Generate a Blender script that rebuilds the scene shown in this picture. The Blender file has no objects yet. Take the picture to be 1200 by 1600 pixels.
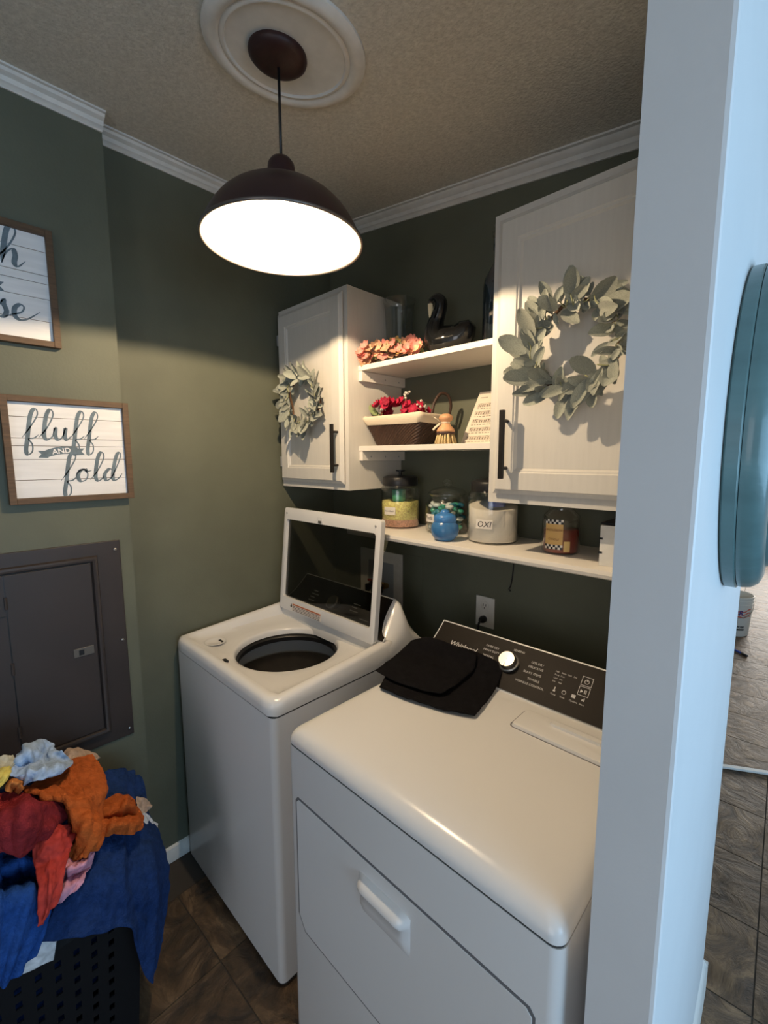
import bpy, bmesh, math, random
from mathutils import Vector, Matrix, noise
random.seed(7)
S = bpy.context.scene
COL = S.collection
PI = math.pi

# ------------------------------------------------------------------ camera
CAM_POS = Vector((1.7423, -1.4283, 1.6192))
YAW, PITCH, ROLL, FPX = math.radians(44.1755), math.radians(7.0698), math.radians(-0.118), 694.05
fw = Vector((-math.sin(YAW)*math.cos(PITCH), math.cos(YAW)*math.cos(PITCH), -math.sin(PITCH)))
r0 = Vector((math.cos(YAW), math.sin(YAW), 0)); u0 = r0.cross(fw)
rt = r0*math.cos(ROLL)+u0*math.sin(ROLL); up = -r0*math.sin(ROLL)+u0*math.cos(ROLL)
cd = bpy.data.cameras.new('camera'); cam = bpy.data.objects.new('camera', cd); COL.objects.link(cam)
cam.matrix_world = Matrix(((rt.x, up.x, -fw.x, CAM_POS.x), (rt.y, up.y, -fw.y, CAM_POS.y), (rt.z, up.z, -fw.z, CAM_POS.z), (0, 0, 0, 1)))
cd.lens = FPX/1600*36; cd.sensor_width = 36; cd.clip_start = 0.02
S.camera = cam
def at(px, py, x):
    """a point of the place seen at a photo pixel, at a known world x (used to lay out the laundry heap)"""
    d = fw + rt*((px-600)/FPX) - up*((py-800)/FPX)
    return CAM_POS + d*((x-CAM_POS.x)/d.x)

# ------------------------------------------------------------------ world, daylight, exposure
W = bpy.data.worlds.new('world'); S.world = W; W.use_nodes = True
W.node_tree.nodes['Background'].inputs[0].default_value = (0.62, 0.78, 1.0, 1)
W.node_tree.nodes['Background'].inputs[1].default_value = 0.6
def area(name, loc, rot, sx, sy, power, color):
    l = bpy.data.lights.new(name, 'AREA'); l.shape = 'RECTANGLE'; l.size = sx; l.size_y = sy; l.energy = power; l.color = color
    o = bpy.data.objects.new(name, l); COL.objects.link(o); o.location = loc; o.rotation_euler = rot; return o
# daylight arriving through the window of the adjoining room (window_1, in wall_east)
area('window_daylight', (3.74, -0.6, 1.42), (0, math.radians(90), 0), 1.1, 2.9, 57, (0.41, 0.70, 1.0))
# daylight arriving through the glazed door behind the camera (window_2, in wall_front)
area('rear_daylight', (2.4, -3.86, 1.3), (math.radians(90), 0, 0), 1.3, 1.7, 17, (0.98, 0.96, 0.98))
# added fill light: invented window in wall_far, to brighten the slate floor
area('far_fill', (1.9, 7.9, 1.35), (math.radians(-90), 0, 0), 2.2, 1.5, 125, (1.0, 0.93, 0.84))
BULB = 11400.0
S.view_settings.view_transform = 'Standard'; S.view_settings.look = 'None'
S.view_settings.gamma = 1.0; S.view_settings.use_curve_mapping = False
S.view_settings.exposure = -0.04
S.cycles.max_bounces = 10; S.cycles.diffuse_bounces = 6; S.cycles.transparent_max_bounces = 12
S.cycles.sample_clamp_indirect = 6.0
S.cycles.use_denoising = True

# ------------------------------------------------------------------ materials
def lin(h):
    h = h.lstrip('#'); c = [int(h[i:i+2], 16)/255 for i in (0, 2, 4)]
    return tuple(v/12.92 if v <= .04045 else ((v+.055)/1.055)**2.4 for v in c)
MATS = {}
def mat(name, col, rough=.6, metal=0., var=0., vscale=8., bump=0., bscale=60., stretch=(1, 1, 1), spec=.5, trans=0., ior=1.45, coat=0., emit=None, sheen=0., obj_var=0., detail=4., col2=None):
    m = bpy.data.materials.new(name); m.use_nodes = True; nt = m.node_tree; N = nt.nodes; L = nt.links
    b = N['Principled BSDF']
    c = lin(col) if isinstance(col, str) else col
    b.inputs['Base Color'].default_value = (*c, 1); b.inputs['Roughness'].default_value = rough; b.inputs['Metallic'].default_value = metal
    b.inputs['Specular IOR Level'].default_value = spec; b.inputs['IOR'].default_value = ior
    b.inputs['Transmission Weight'].default_value = trans; b.inputs['Coat Weight'].default_value = coat
    b.inputs['Sheen Weight'].default_value = sheen
    if emit:
        b.inputs['Emission Color'].default_value = (*emit[0], 1); b.inputs['Emission Strength'].default_value = emit[1]
    if var or bump or obj_var or col2:
        tc = N.new('ShaderNodeTexCoord'); mp = N.new('ShaderNodeMapping'); mp.inputs['Scale'].default_value = stretch
        L.new(tc.outputs['Object'], mp.inputs['Vector'])
    if var or obj_var or col2:
        nz = N.new('ShaderNodeTexNoise'); nz.inputs['Scale'].default_value = vscale; nz.inputs['Detail'].default_value = detail
        L.new(mp.outputs[0], nz.inputs['Vector'])
        rp = N.new('ShaderNodeMapRange'); rp.inputs['From Min'].default_value = .3; rp.inputs['From Max'].default_value = .7
        L.new(nz.outputs['Fac'], rp.inputs['Value'])
        mx = N.new('ShaderNodeMix'); mx.data_type = 'RGBA'
        ca = tuple(min(1, v*(1-var)) for v in c); cb = lin(col2) if col2 else tuple(min(1, v*(1+var)) for v in c)
        mx.inputs['A'].default_value = (*ca, 1); mx.inputs['B'].default_value = (*cb, 1)
        L.new(rp.outputs[0], mx.inputs['Factor']); out = mx.outputs['Result']
        if obj_var:
            oi = N.new('ShaderNodeObjectInfo'); mr = N.new('ShaderNodeMapRange')
            mr.inputs['To Min'].default_value = 1-obj_var; mr.inputs['To Max'].default_value = 1+obj_var
            L.new(oi.outputs['Random'], mr.inputs['Value'])
            hs = N.new('ShaderNodeHueSaturation'); L.new(mr.outputs[0], hs.inputs['Value']); L.new(out, hs.inputs['Color']); out = hs.outputs[0]
        L.new(out, b.inputs['Base Color'])
    if bump:
        n2 = N.new('ShaderNodeTexNoise'); n2.inputs['Scale'].default_value = bscale; n2.inputs['Detail'].default_value = 5
        L.new(mp.outputs[0], n2.inputs['Vector'])
        bp = N.new('ShaderNodeBump'); bp.inputs['Strength'].default_value = bump; bp.inputs['Distance'].default_value = .004
        L.new(n2.outputs['Fac'], bp.inputs['Height']); L.new(bp.outputs[0], b.inputs['Normal'])
    MATS[name] = m; return m
def see_through(name, tint, gloss=.06, rough=.02):
    """thin pane or thin blown glass: tinted transparency plus a mirror-like sheen at grazing angles"""
    m = bpy.data.materials.new(name); m.use_nodes = True; nt = m.node_tree; N = nt.nodes; L = nt.links
    N.remove(N['Principled BSDF']); o = N['Material Output']
    t = N.new('ShaderNodeBsdfTransparent'); t.inputs[0].default_value = (*tint, 1)
    g = N.new('ShaderNodeBsdfGlossy'); g.inputs['Roughness'].default_value = rough
    lw = N.new('ShaderNodeLayerWeight'); lw.inputs['Blend'].default_value = .5
    pw = N.new('ShaderNodeMath'); pw.operation = 'POWER'; pw.inputs[1].default_value = 4.; L.new(lw.outputs['Facing'], pw.inputs[0])
    f = N.new('ShaderNodeMath'); f.operation = 'MULTIPLY_ADD'; f.inputs[1].default_value = .8; f.inputs[2].default_value = gloss; L.new(pw.outputs[0], f.inputs[0])
    mx = N.new('ShaderNodeMixShader'); L.new(f.outputs[0], mx.inputs[0]); L.new(t.outputs[0], mx.inputs[1]); L.new(g.outputs[0], mx.inputs[2])
    L.new(mx.outputs[0], o.inputs['Surface']); MATS[name] = m; return m
M_WALL = mat('green_wall_paint', (.112, .118, .083), .62, var=.09, vscale=5, bump=.12, bscale=140)
M_CEIL = mat('textured_ceiling_paint', (.62, .595, .53), .9, var=.12, vscale=90, bump=.6, bscale=150)
M_WHITEWALL = mat('white_wall_paint', (.72, .73, .74), .5, var=.02, vscale=6, bump=.05, bscale=160)
M_TRIM = mat('white_trim_paint', (.70, .69, .66), .42, var=.06, vscale=30, bump=.08, bscale=90)
M_CAB = mat('white_cabinet_paint', (.64, .615, .57), .45, var=.025, vscale=18, stretch=(6, 6, .5), bump=.07, bscale=24)
M_APPL = mat('appliance_white', (.76, .75, .74), .25, spec=.5)
M_APPLT = mat('appliance_white_top', (.76, .75, .74), .22, spec=.5)
M_CHAR = mat('charcoal_console', (.014, .011, .009), .5, metal=.0, spec=.14, var=.1, vscale=40, stretch=(1, 20, 20))
M_BLACK = mat('black_plastic', (.012, .012, .013), .35)
M_BLACKM = mat('black_metal', (.018, .015, .014), .4, metal=.3)
M_SEAM = mat('dark_seam', (.05, .05, .05), .6)
M_STEEL = mat('brushed_steel', (.42, .40, .37), .38, metal=1.)
M_DRUM = mat('drum_steel', (.34, .32, .30), .32, metal=.9, var=.1, vscale=20)
M_GREYPL = mat('grey_plastic', (.34, .35, .36), .4)
M_PRINT = mat('pale_print', (.62, .61, .60), .6)
M_SHADE = mat('bronze_shade_enamel', (.045, .022, .022), .38, metal=.35)
M_CANOPY = mat('dark_canopy_wood', (.030, .009, .008), .5, var=.25, vscale=20, stretch=(1, 6, 1))
M_SHADEIN = mat('shade_dark_inside', (.16, .155, .145), .6)  # lining darkened in colour to cut bounce light and sharpen the shade's cutoff
M_BULB = mat('bulb_glow', (1, .9, .75), .5, emit=((1.0, .75, .48), BULB))
M_RIMM = mat('shade_rim_metal', (.16, .14, .13), .35, metal=.7)
M_BROWNM = mat('brown_panel_enamel', (.034, .025, .022), .5, metal=.0, var=.1, vscale=5)
M_FRAMEW = mat('brown_frame_wood', (.10, .058, .030), .6, var=.25, vscale=20, stretch=(8, 1, 8), bump=.2, bscale=60)
M_PLANK = mat('whitewashed_plank', (.76, .75, .75), .65, var=.06, vscale=22, stretch=(1, .3, 3), bump=.1, bscale=60)
M_INK = mat('slate_blue_lettering', (.125, .165, .195), .7, var=.25, vscale=60)
M_TEAL = mat('teal_paint', (.095, .175, .180), .32, var=.14, vscale=9, stretch=(1, 1, 3), bump=.08, bscale=50, coat=.2)
M_LEAF = mat('lambs_ear_leaf', (.285, .30, .250), .85, var=.2, vscale=30, obj_var=.22, sheen=.3)
M_STEM = mat('wreath_stem', (.30, .30, .16), .8)
M_TWIG = mat('brown_twig', (.10, .05, .025), .85)
M_GLASS = see_through('clear_jar_glass', (.965, .972, .965), .05)
M_BOTTLE = see_through('bluish_bottle_glass', (.62, .70, .80), .12)
M_VASE = see_through('vase_glass', (.88, .90, .90), .09)
M_LIDGL = see_through('smoked_lid_glass', (.50, .50, .48), .03)
def slate():
    m = bpy.data.materials.new('slate_tile'); m.use_nodes = True; nt = m.node_tree; N = nt.nodes; L = nt.links; b = N['Principled BSDF']
    tc = N.new('ShaderNodeTexCoord'); oi = N.new('ShaderNodeObjectInfo'); ad = N.new('ShaderNodeVectorMath'); ad.operation = 'ADD'
    sc = N.new('ShaderNodeVectorMath'); sc.operation = 'SCALE'; sc.inputs[0].default_value = (37., 19., 53.); L.new(oi.outputs['Random'], sc.inputs['Scale'])
    L.new(tc.outputs['Object'], ad.inputs[0]); L.new(sc.outputs[0], ad.inputs[1])
    mp = N.new('ShaderNodeMapping'); mp.inputs['Scale'].default_value = (1, 1.35, 1); mp.inputs['Rotation'].default_value = (0, 0, .5); L.new(ad.outputs[0], mp.inputs['Vector'])
    n1 = N.new('ShaderNodeTexNoise'); n1.inputs['Scale'].default_value = 7.0; n1.inputs['Detail'].default_value = 10; n1.inputs['Roughness'].default_value = .68; n1.inputs['Distortion'].default_value = 1.3
    n2 = N.new('ShaderNodeTexNoise'); n2.noise_type = 'RIDGED_MULTIFRACTAL'; n2.inputs['Scale'].default_value = 9.; n2.inputs['Detail'].default_value = 6; n2.inputs['Distortion'].default_value = .8
    for n_ in (n1, n2): L.new(mp.outputs[0], n_.inputs['Vector'])
    cr = N.new('ShaderNodeValToRGB'); e = cr.color_ramp.elements
    e[0].position = .36; e[0].color = (.026, .018, .013, 1); e[1].position = .72; e[1].color = (.25, .155, .080, 1)
    k = e.new(.52); k.color = (.088, .053, .028, 1)
    L.new(n1.outputs['Fac'], cr.inputs[0])
    mr = N.new('ShaderNodeMapRange'); mr.inputs['To Min'].default_value = .75; mr.inputs['To Max'].default_value = 1.3; L.new(oi.outputs['Random'], mr.inputs['Value'])
    hs = N.new('ShaderNodeHueSaturation'); L.new(mr.outputs[0], hs.inputs['Value']); L.new(cr.outputs[0], hs.inputs['Color']); L.new(hs.outputs[0], b.inputs['Base Color'])
    mx = N.new('ShaderNodeMath'); mx.operation = 'MULTIPLY_ADD'; mx.inputs[1].default_value = .25; L.new(n2.outputs['Fac'], mx.inputs[0]); L.new(n1.outputs['Fac'], mx.inputs[2])
    bp = N.new('ShaderNodeBump'); bp.inputs['Strength'].default_value = .9; bp.inputs['Distance'].default_value = .012; L.new(mx.outputs[0], bp.inputs['Height']); L.new(bp.outputs[0], b.inputs['Normal'])
    b.inputs['Roughness'].default_value = .48; b.inputs['Specular IOR Level'].default_value = .45
    return m
M_SLATE = slate()
M_GROUT = mat('dark_grout', (.055, .046, .038), .9)
mat('door_groove_grey', (.16, .16, .17), .6)
M_SHELF = mat('shelf_white_paint', (.76, .72, .66), .4)

# ------------------------------------------------------------------ mesh tools
ORG = {}
class MB:
    def __init__(s): s.v = []; s.f = []
    def add(s, vs, fs):
        n = len(s.v); s.v += [Vector(v) for v in vs]; s.f += [tuple(i+n for i in f) for f in fs]; return s
    def box(s, a, b):
        (x0, y0, z0), (x1, y1, z1) = a, b
        return s.add([(x0, y0, z0), (x1, y0, z0), (x1, y1, z0), (x0, y1, z0), (x0, y0, z1), (x1, y0, z1), (x1, y1, z1), (x0, y1, z1)],
                     [(0, 3, 2, 1), (4, 5, 6, 7), (0, 1, 5, 4), (1, 2, 6, 5), (2, 3, 7, 6), (3, 0, 4, 7)])
    def obox(s, o, a, b, c):
        o, a, b, c = map(Vector, (o, a, b, c))
        return s.add([o, o+a, o+a+b, o+b, o+c, o+a+c, o+a+b+c, o+b+c], [(0, 3, 2, 1), (4, 5, 6, 7), (0, 1, 5, 4), (1, 2, 6, 5), (2, 3, 7, 6), (3, 0, 4, 7)])
    def prism(s, pts, d):
        n = len(pts); d = Vector(d); pts = [Vector(p) for p in pts]
        return s.add(pts+[p+d for p in pts], [tuple(range(n))[::-1], tuple(range(n, 2*n))]+[(i, (i+1) % n, n+(i+1) % n, n+i) for i in range(n)])
    def loft(s, rings, closed=True, cap0=False, cap1=False):
        n = len(rings[0]); vs = [p for r in rings for p in r]; fs = []
        for k in range(len(rings)-1):
            for i in range(n if closed else n-1):
                j = (i+1) % n; fs.append((k*n+i, k*n+j, (k+1)*n+j, (k+1)*n+i))
        if cap0: fs.append(tuple(range(n))[::-1])
        if cap1: fs.append(tuple((len(rings)-1)*n+i for i in range(n)))
        return s.add(vs, fs)
    def lathe(s, prof, c=(0, 0, 0), axis='z', n=32, cap0=False, cap1=False, M=None):
        c = Vector(c); R = []
        for (r, h) in prof:
            ring = []
            for i in range(n):
                a = 2*PI*i/n; p = Vector((r*math.cos(a), r*math.sin(a), h))
                if axis == 'x': p = Vector((p.z, p.x, p.y))
                if axis == 'y': p = Vector((p.y, p.z, p.x))
                if M: p = M @ p
                ring.append(c+p)
            R.append(ring)
        return s.loft(R, True, cap0, cap1)
    def tube(s, pts, rad, n=8, cap=True):
        pts = [Vector(p) for p in pts]; R = []; k = len(pts)
        rad = rad if isinstance(rad, (list, tuple)) else [rad]*k
        t0 = (pts[1]-pts[0]).normalized(); a = t0.orthogonal().normalized()
        for i in range(k):
            t = (pts[min(i+1, k-1)]-pts[max(i-1, 0)]).normalized()
            a = (a-t*a.dot(t)).normalized(); b = t.cross(a)
            R.append([pts[i]+(a*math.cos(2*PI*j/n)+b*math.sin(2*PI*j/n))*rad[i] for j in range(n)])
        return s.loft(R, True, cap, cap)
    def ball(s, c, r, n=12, m=8, M=None):
        r = r if isinstance(r, (tuple, list)) else (r, r, r); c = Vector(c)
        R = []
        for k in range(m+1):
            th = PI*k/m; q = max(math.sin(th), 1e-3)
            ring = []
            for i in range(n):
                p = Vector((r[0]*q*math.cos(2*PI*i/n), r[1]*q*math.sin(2*PI*i/n), -r[2]*math.cos(th)))
                ring.append(c+(M @ p if M else p))
            R.append(ring)
        return s.loft(R)
    def grid(s, rows): return s.loft(rows, closed=False)
    def build(s, name, m, parent=None, smooth=False, bevel=0, seg=2, solid=0, sub=0, auto=None, origin=None):
        o0 = ORG.get(parent.name, Vector()) if parent else Vector(origin or (0, 0, 0))
        me = bpy.data.meshes.new(name); me.from_pydata([v-o0 for v in s.v], [], s.f); me.update()
        bm = bmesh.new(); bm.from_mesh(me); bmesh.ops.recalc_face_normals(bm, faces=bm.faces); bm.to_mesh(me); bm.free()
        return mesh_obj(name, me, m, parent, smooth, bevel, seg, solid, sub, o0, auto)
def mesh_obj(name, me, m, parent=None, smooth=False, bevel=0, seg=2, solid=0, sub=0, o0=Vector(), auto=None):
    if m and not me.materials: me.materials.append(m)
    o = bpy.data.objects.new(name, me); COL.objects.link(o)
    if parent: o.parent = parent
    else: o.location = o0
    ORG[o.name] = Vector(o0)
    if smooth or auto:
        me.polygons.foreach_set('use_smooth', [True]*len(me.polygons))
        if auto: me.set_sharp_from_angle(angle=math.radians(auto))
    if solid:
        md = o.modifiers.new('solidify', 'SOLIDIFY'); md.thickness = solid; md.offset = 0
    if bevel:
        md = o.modifiers.new('bevel', 'BEVEL'); md.width = bevel; md.segments = seg; md.limit_method = 'ANGLE'; md.angle_limit = math.radians(40)
        me.polygons.foreach_set('use_smooth', [True]*len(me.polygons)); md.harden_normals = True
    if sub:
        md = o.modifiers.new('subdivision', 'SUBSURF'); md.levels = sub; md.render_levels = sub
    return o
def thing(name, loc, label, cat, group=None):
    o = bpy.data.objects.new(name, None); COL.objects.link(o); o.location = loc; o.empty_display_size = .05
    ORG[o.name] = Vector(loc); o['label'] = label; o['category'] = cat
    if group: o['group'] = group
    return o
def tag(o, label, cat, group=None):
    o['label'] = label; o['category'] = cat
    if group: o['group'] = group
    return o
def struct(o, label=None):
    o['kind'] = 'structure'
    if label: o['label'] = label
    return o
def text(name, s, size, o, ux, uy, m, parent, off=.0006, align='LEFT', extrude=.0002, shear=0., offset=0.):
    cu = bpy.data.curves.new(name, 'FONT'); cu.body = s; cu.size = size; cu.align_x = align; cu.extrude = extrude; cu.shear = shear; cu.offset = offset; cu.resolution_u = 3
    t = bpy.data.objects.new(name, cu); COL.objects.link(t); me = bpy.data.meshes.new_from_object(t); bpy.data.objects.remove(t)
    o, ux, uy = Vector(o), Vector(ux).normalized(), Vector(uy).normalized(); n = ux.cross(uy)
    o0 = ORG[parent.name]
    for v in me.vertices: v.co = o+ux*v.co.x+uy*v.co.y+n*(v.co.z+off)-o0
    me.materials.clear()
    return mesh_obj(name, me, m, parent, o0=o0)
def cat_rom(P, n):
    P = [Vector(p) for p in P]; P = [P[0]*2-P[1]]+P+[P[-1]*2-P[-2]]; out = []
    k = len(P)-3
    for i in range(k):
        a, b, c, d = P[i:i+4]
        for j in range(n):
            t = j/n; out.append(.5*((2*b)+(c-a)*t+(2*a-5*b+4*c-d)*t*t+(3*b-a-3*c+d)*t**3))
    out.append(P[-2]); return out
def rrect(x0, x1, y0, y1, r, k=5):
    pts = []
    for cx, cy, a0 in ((x1-r, y1-r, 0), (x0+r, y1-r, 90), (x0+r, y0+r, 180), (x1-r, y0+r, 270)):
        for i in range(k+1):
            a = math.radians(a0+90*i/k); pts.append((cx+r*math.cos(a), cy+r*math.sin(a)))
    return pts
def ceil_z(x): return 2.66-.13*x

# ------------------------------------------------------------------ the room
XR, Y0, Y1 = 3.8, -3.9, 8.0
fl = MB().box((-.1, Y0, -.05), (XR, Y1, -.004)).build('floor', M_GROUT); struct(fl, 'dark grout bed under the slate floor tiles')
TS = .3215; ang = math.radians(2.0); ca, sa = math.cos(ang), math.sin(ang)
tile_me = None; base = Vector((1.741, .105, 0))
variants = []
for k in range(4):
    rnd = random.Random(k); n = 6; h = TS/2-.0022; rows = []
    for j in range(n+1):
        row = []
        for i in range(n+1):
            e = min(i, j, n-i, n-j)
            z = 0.0005*noise.noise(Vector((i*.7+k*9, j*.7, 0)))*2 if e else -.0015
            row.append((-h+2*h*i/n, -h+2*h*j/n, z))
        rows.append(row)
    mb = MB().grid(rows)
    rim = [(-h, -h), (h, -h), (h, h), (-h, h)]
    mb.loft([[(x, y, -.0015) for x, y in rim], [(x, y, -.0045) for x, y in rim]])
    me = bpy.data.meshes.new('tile'); me.from_pydata(mb.v, [], mb.f); me.materials.append(M_SLATE); me.update()
    me.polygons.foreach_set('use_smooth', [True]*len(me.polygons)); me.set_sharp_from_angle(angle=math.radians(50)); variants.append(me)
cnt = 0
for i in range(-6, 5):
    for j in range(-8, 24):
        x, y = (i+.5)*TS, (j+.5)*TS
        X, Y = base.x+x*ca-y*sa, base.y+x*sa+y*ca
        if not (.05 < X < XR-.15) or not (Y0+.1 < Y < Y1-.2): continue
        if .1 < X < 1.5 and -.62 < Y < .25: continue                      # under the machines and the back wall
        if X < 1.0+max(0, .1-.05*Y) and Y > .1 or X > 2.75: continue
        if cnt > 290: continue
        t = bpy.data.objects.new('tile', random.choice(variants)); COL.objects.link(t); t.parent = fl
        t.location = (X, Y, 0); t.rotation_euler = (0, 0, ang+random.choice((0, PI/2, PI, -PI/2))); cnt += 1
def slab(name, pts, z0, m, label, zf=ceil_z):
    mb = MB(); n = len(pts)
    mb.add([(x, y, z0) for x, y in pts]+[(x, y, zf(x)) for x, y in pts], [tuple(range(n))[::-1], tuple(range(n, 2*n))]+[(i, (i+1) % n, n+(i+1) % n, n+i) for i in range(n)])
    return struct(mb.build(name, m), label)
cl = MB().add([(-.1, Y0, ceil_z(-.1)), (XR+.1, Y0, ceil_z(XR+.1)), (XR+.1, Y1, ceil_z(XR+.1)), (-.1, Y1, ceil_z(-.1))]+[(-.1, Y0, 2.8), (XR+.1, Y0, 2.8), (XR+.1, Y1, 2.8), (-.1, Y1, 2.8)],
   [(0, 1, 2, 3), (4, 7, 6, 5), (0, 4, 5, 1), (1, 5, 6, 2), (2, 6, 7, 3), (3, 7, 4, 0)]).build('ceiling', M_CEIL)
struct(cl, 'textured off-white sloping ceiling')
YC = -.957; XN = .08
slab('wall_left', [(-.1, YC), (0, YC), (0, .09), (-.1, .09)], 0, M_WALL, 'dark green painted wall beside the washer')
slab('wall_left_front', [(-.1, Y0), (XN, Y0), (XN, YC), (-.1, YC)], 0, M_WALL, 'green wall carrying the signs and the breaker panel')
slab('wall_back', [(0, 0), (1.572, 0), (1.572, .09), (0, .09)], 0, M_WALL, 'dark green painted wall behind the shelves')
PA, PB = Vector((1.653, -.85)), Vector((1.619, .09))
mb = MB(); fp = [(1.572, -.85), (1.6475, -.85), (1.6515, -.8485), (1.653, -.845), (1.6215, .066), (1.617, .082), (1.606, .09), (1.572, .09)]
slab('wall_right', fp, 0, M_WHITEWALL, 'white painted end of the partition wall beside the dryer')
slab('wall_left_far', [(-.1, .09), (0, .09), (0, Y1), (-.1, Y1)], 0, M_WHITEWALL, 'white wall of the adjoining room')
# wall behind the camera with a glazed opening, wall at the east with a window
def wall_open(name, axis, c0, c1, a0, a1, o0, o1, z0, z1, label):
    mb = MB()
    def b(p0, p1, q0, q1):
        if axis == 'x': mb.box((c0, p0, q0), (c1, p1, q1))
        else: mb.box((p0, c0, q0), (p1, c1, q1))
    zt = 2.7 if axis == 'y' else ceil_z(XR)+.02
    b(a0, o0, 0, zt); b(o1, a1, 0, zt); b(o0, o1, z1, zt)
    if z0 > 0: b(o0, o1, 0, z0)
    return struct(mb.build(name, M_WHITEWALL), label)
wall_open('wall_east', 'x', XR, XR+.1, Y0, Y1, -2.1, .9, .85, 2.0, 'white wall of the adjoining room with a window')
wall_open('wall_front', 'y', Y0-.1, Y0, -.1, XR+.1, 1.5, 3.3, .05, 2.0, 'white wall behind the viewer with a glazed door')
wall_open('wall_far', 'y', Y1, Y1+.1, -.1, XR+.1, .8, 3.0, .6, 2.1, 'white far wall of the adjoining room with an added window opening')
def window(name, axis, c, o0, o1, z0, z1, n, label):
    def b(mb, p0, p1, q0, q1, d):
        if axis == 'x': mb.box((c-d, p0, q0), (c+d, p1, q1))
        else: mb.box((p0, c-d, q0), (p1, c+d, q1))
        return mb
    w = MB(); t = .05
    b(w, o0, o1, z0, z0+t, .04); b(w, o0, o1, z1-t, z1, .04); b(w, o0, o0+t, z0+t, z1-t, .04); b(w, o1-t, o1, z0+t, z1-t, .04)
    for i in range(1, n): x = o0+(o1-o0)*i/n; b(w, x-.02, x+.02, z0+t, z1-t, .03)
    o = struct(w.build(name, M_TRIM), label)
    for i in range(n): b(MB(), o0+(o1-o0)*i/n+.03, o0+(o1-o0)*(i+1)/n-.03, z0+t, z1-t, .003).build('pane', M_GLASS, o)
window('window_1', 'x', XR+.06, -2.1, .9, .85, 2.0, 3, 'white framed window of the adjoining room')
window('window_2', 'y', Y0-.06, 1.5, 3.3, .05, 2.0, 2, 'white framed glazed door behind the viewer')

window('added_window', 'y', Y1+.06, .8, 3.0, .6, 2.1, 2, 'added white framed window around the fill light at the far end')  # unseen window, added to go with the far fill light

# crown moulding, baseboards
prof = [(0, -.042), (.006, -.042), (.012, -.034), (.020, -.030), (.026, -.020), (.040, -.013), (.045, -.006), (.055, -.005), (.055, .004), (0, .004)]
def crown(name, p0, p1, out, m0, m1, label):
    """profile swept from p0 to p1 along a wall; out = into the room; m0/m1 extend the far side for a mitre"""
    d = (Vector(p1)-Vector(p0)); d.z = 0; d.normalize(); o = Vector(out); R = []
    for p, mm in ((p0, m0), (p1, m1)):
        ring = []
        for a, h in prof:
            q = Vector((p[0], p[1], 0))+o*a+d*(a*mm); q.z = ceil_z(q.x)+h; ring.append(q)
        R.append(ring)
    return struct(MB().loft(R, True, True, True).build(name, M_TRIM, auto=30), label)
crown('trim_1', (0, YC, 0), (0, 0, 0), (1, 0, 0), 0, -1, 'white crown moulding over the washer wall')
crown('trim_2', (XN, Y0, 0), (XN, YC, 0), (1, 0, 0), 0, 0, 'white crown moulding over the sign wall')
crown('trim_3', (0, 0, 0), (1.572, 0, 0), (0, -1, 0), 1, 0, 'white crown moulding over the shelf wall')
bprof = [(0, 0), (.012, 0), (.012, .045), (.009, .052), (.009, .056), (.004, .062), (0, .064)]
def baseboard(name, p0, p1, out, h, label):
    o = Vector(out); R = []
    for p in (p0, p1): R.append([Vector((p[0], p[1], z*h/.064))+o*a for a, z in bprof])
    return struct(MB().loft(R, True, True, True).build(name, M_TRIM, auto=30), label)
baseboard('baseboard_left', (0, YC, 0), (0, -.1, 0), (1, 0, 0), .064, 'white baseboard beside the washer')
baseboard('baseboard_left_front', (XN, Y0, 0), (XN, YC, 0), (1, 0, 0), .064, 'white baseboard under the breaker panel')
nrm = Vector((PB.y-PA.y, -(PB.x-PA.x), 0)).normalized()
baseboard('baseboard_right', (PA.x, PA.y+.01, 0), (PB.x+.001, .088, 0), nrm, .1, 'white baseboard of the partition wall')
baseboard('baseboard_right_end', (1.631, .0895, 0), (1.572, .0895, 0), (0, 1, 0), .1, 'white baseboard on the hidden end of the partition')

# ------------------------------------------------------------------ washer
WX0, WX1, WYF, WYB = .0197, .704, -.811, -.150
wa = thing('washing_machine', (.36, -.48, 0), 'white top-loading washing machine with its glass lid standing open', 'washer')
mb = MB().loft([[Vector((x, y, z)) for x, y in rrect(WX0, WX1, WYF, WYB, .022)] for z in (.015, .884)], True, True, False)
mb.build('body', M_APPL, wa, auto=40)
mb = MB().loft([[Vector((x, y, z)) for x, y in rrect(WX0+.006, WX1-.006, WYF+.006, WYB-.006, .02)] for z in (.0, .02)], True, True, True)
mb.build('plinth', M_SEAM, wa)
mb = MB().loft([[Vector((x, y, z)) for x, y in rrect(WX0+.004, WX1-.004, WYF+.004, WYB-.004, .02)] for z in (.882, .890)], True, False, False)
mb.build('seam', M_SEAM, wa)
HC = Vector((.365, -.535)); HR = .192; NA = 96
def outer(a, x0, x1, y0, y1, r):
    """where a ray from the tub centre at angle a meets a rounded rectangle"""
    d = Vector((math.cos(a), math.sin(a))); best = None; P = rrect(x0, x1, y0, y1, r, 6)
    for i in range(len(P)):
        p, q = Vector(P[i]), Vector(P[(i+1) % len(P)]); e = q-p; den = d.x*e.y-d.y*e.x
        if abs(den) < 1e-9: continue
        w = p-HC; t = (w.x*e.y-w.y*e.x)/den; s = (w.x*d.y-w.y*d.x)/den
        if t > 0 and -1e-6 <= s <= 1+1e-6 and (best is None or t < best): best = t
    return HC+d*best
def rimz(y): return .936+.030*max(0, min(1, (y+.78)/.45))
rings = []
angs = [2*PI*i/NA for i in range(NA)]
def ring_c(r, z): return [Vector((HC.x+r*math.cos(a), HC.y+r*math.sin(a), z)) for a in angs]
YD = -.300
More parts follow.
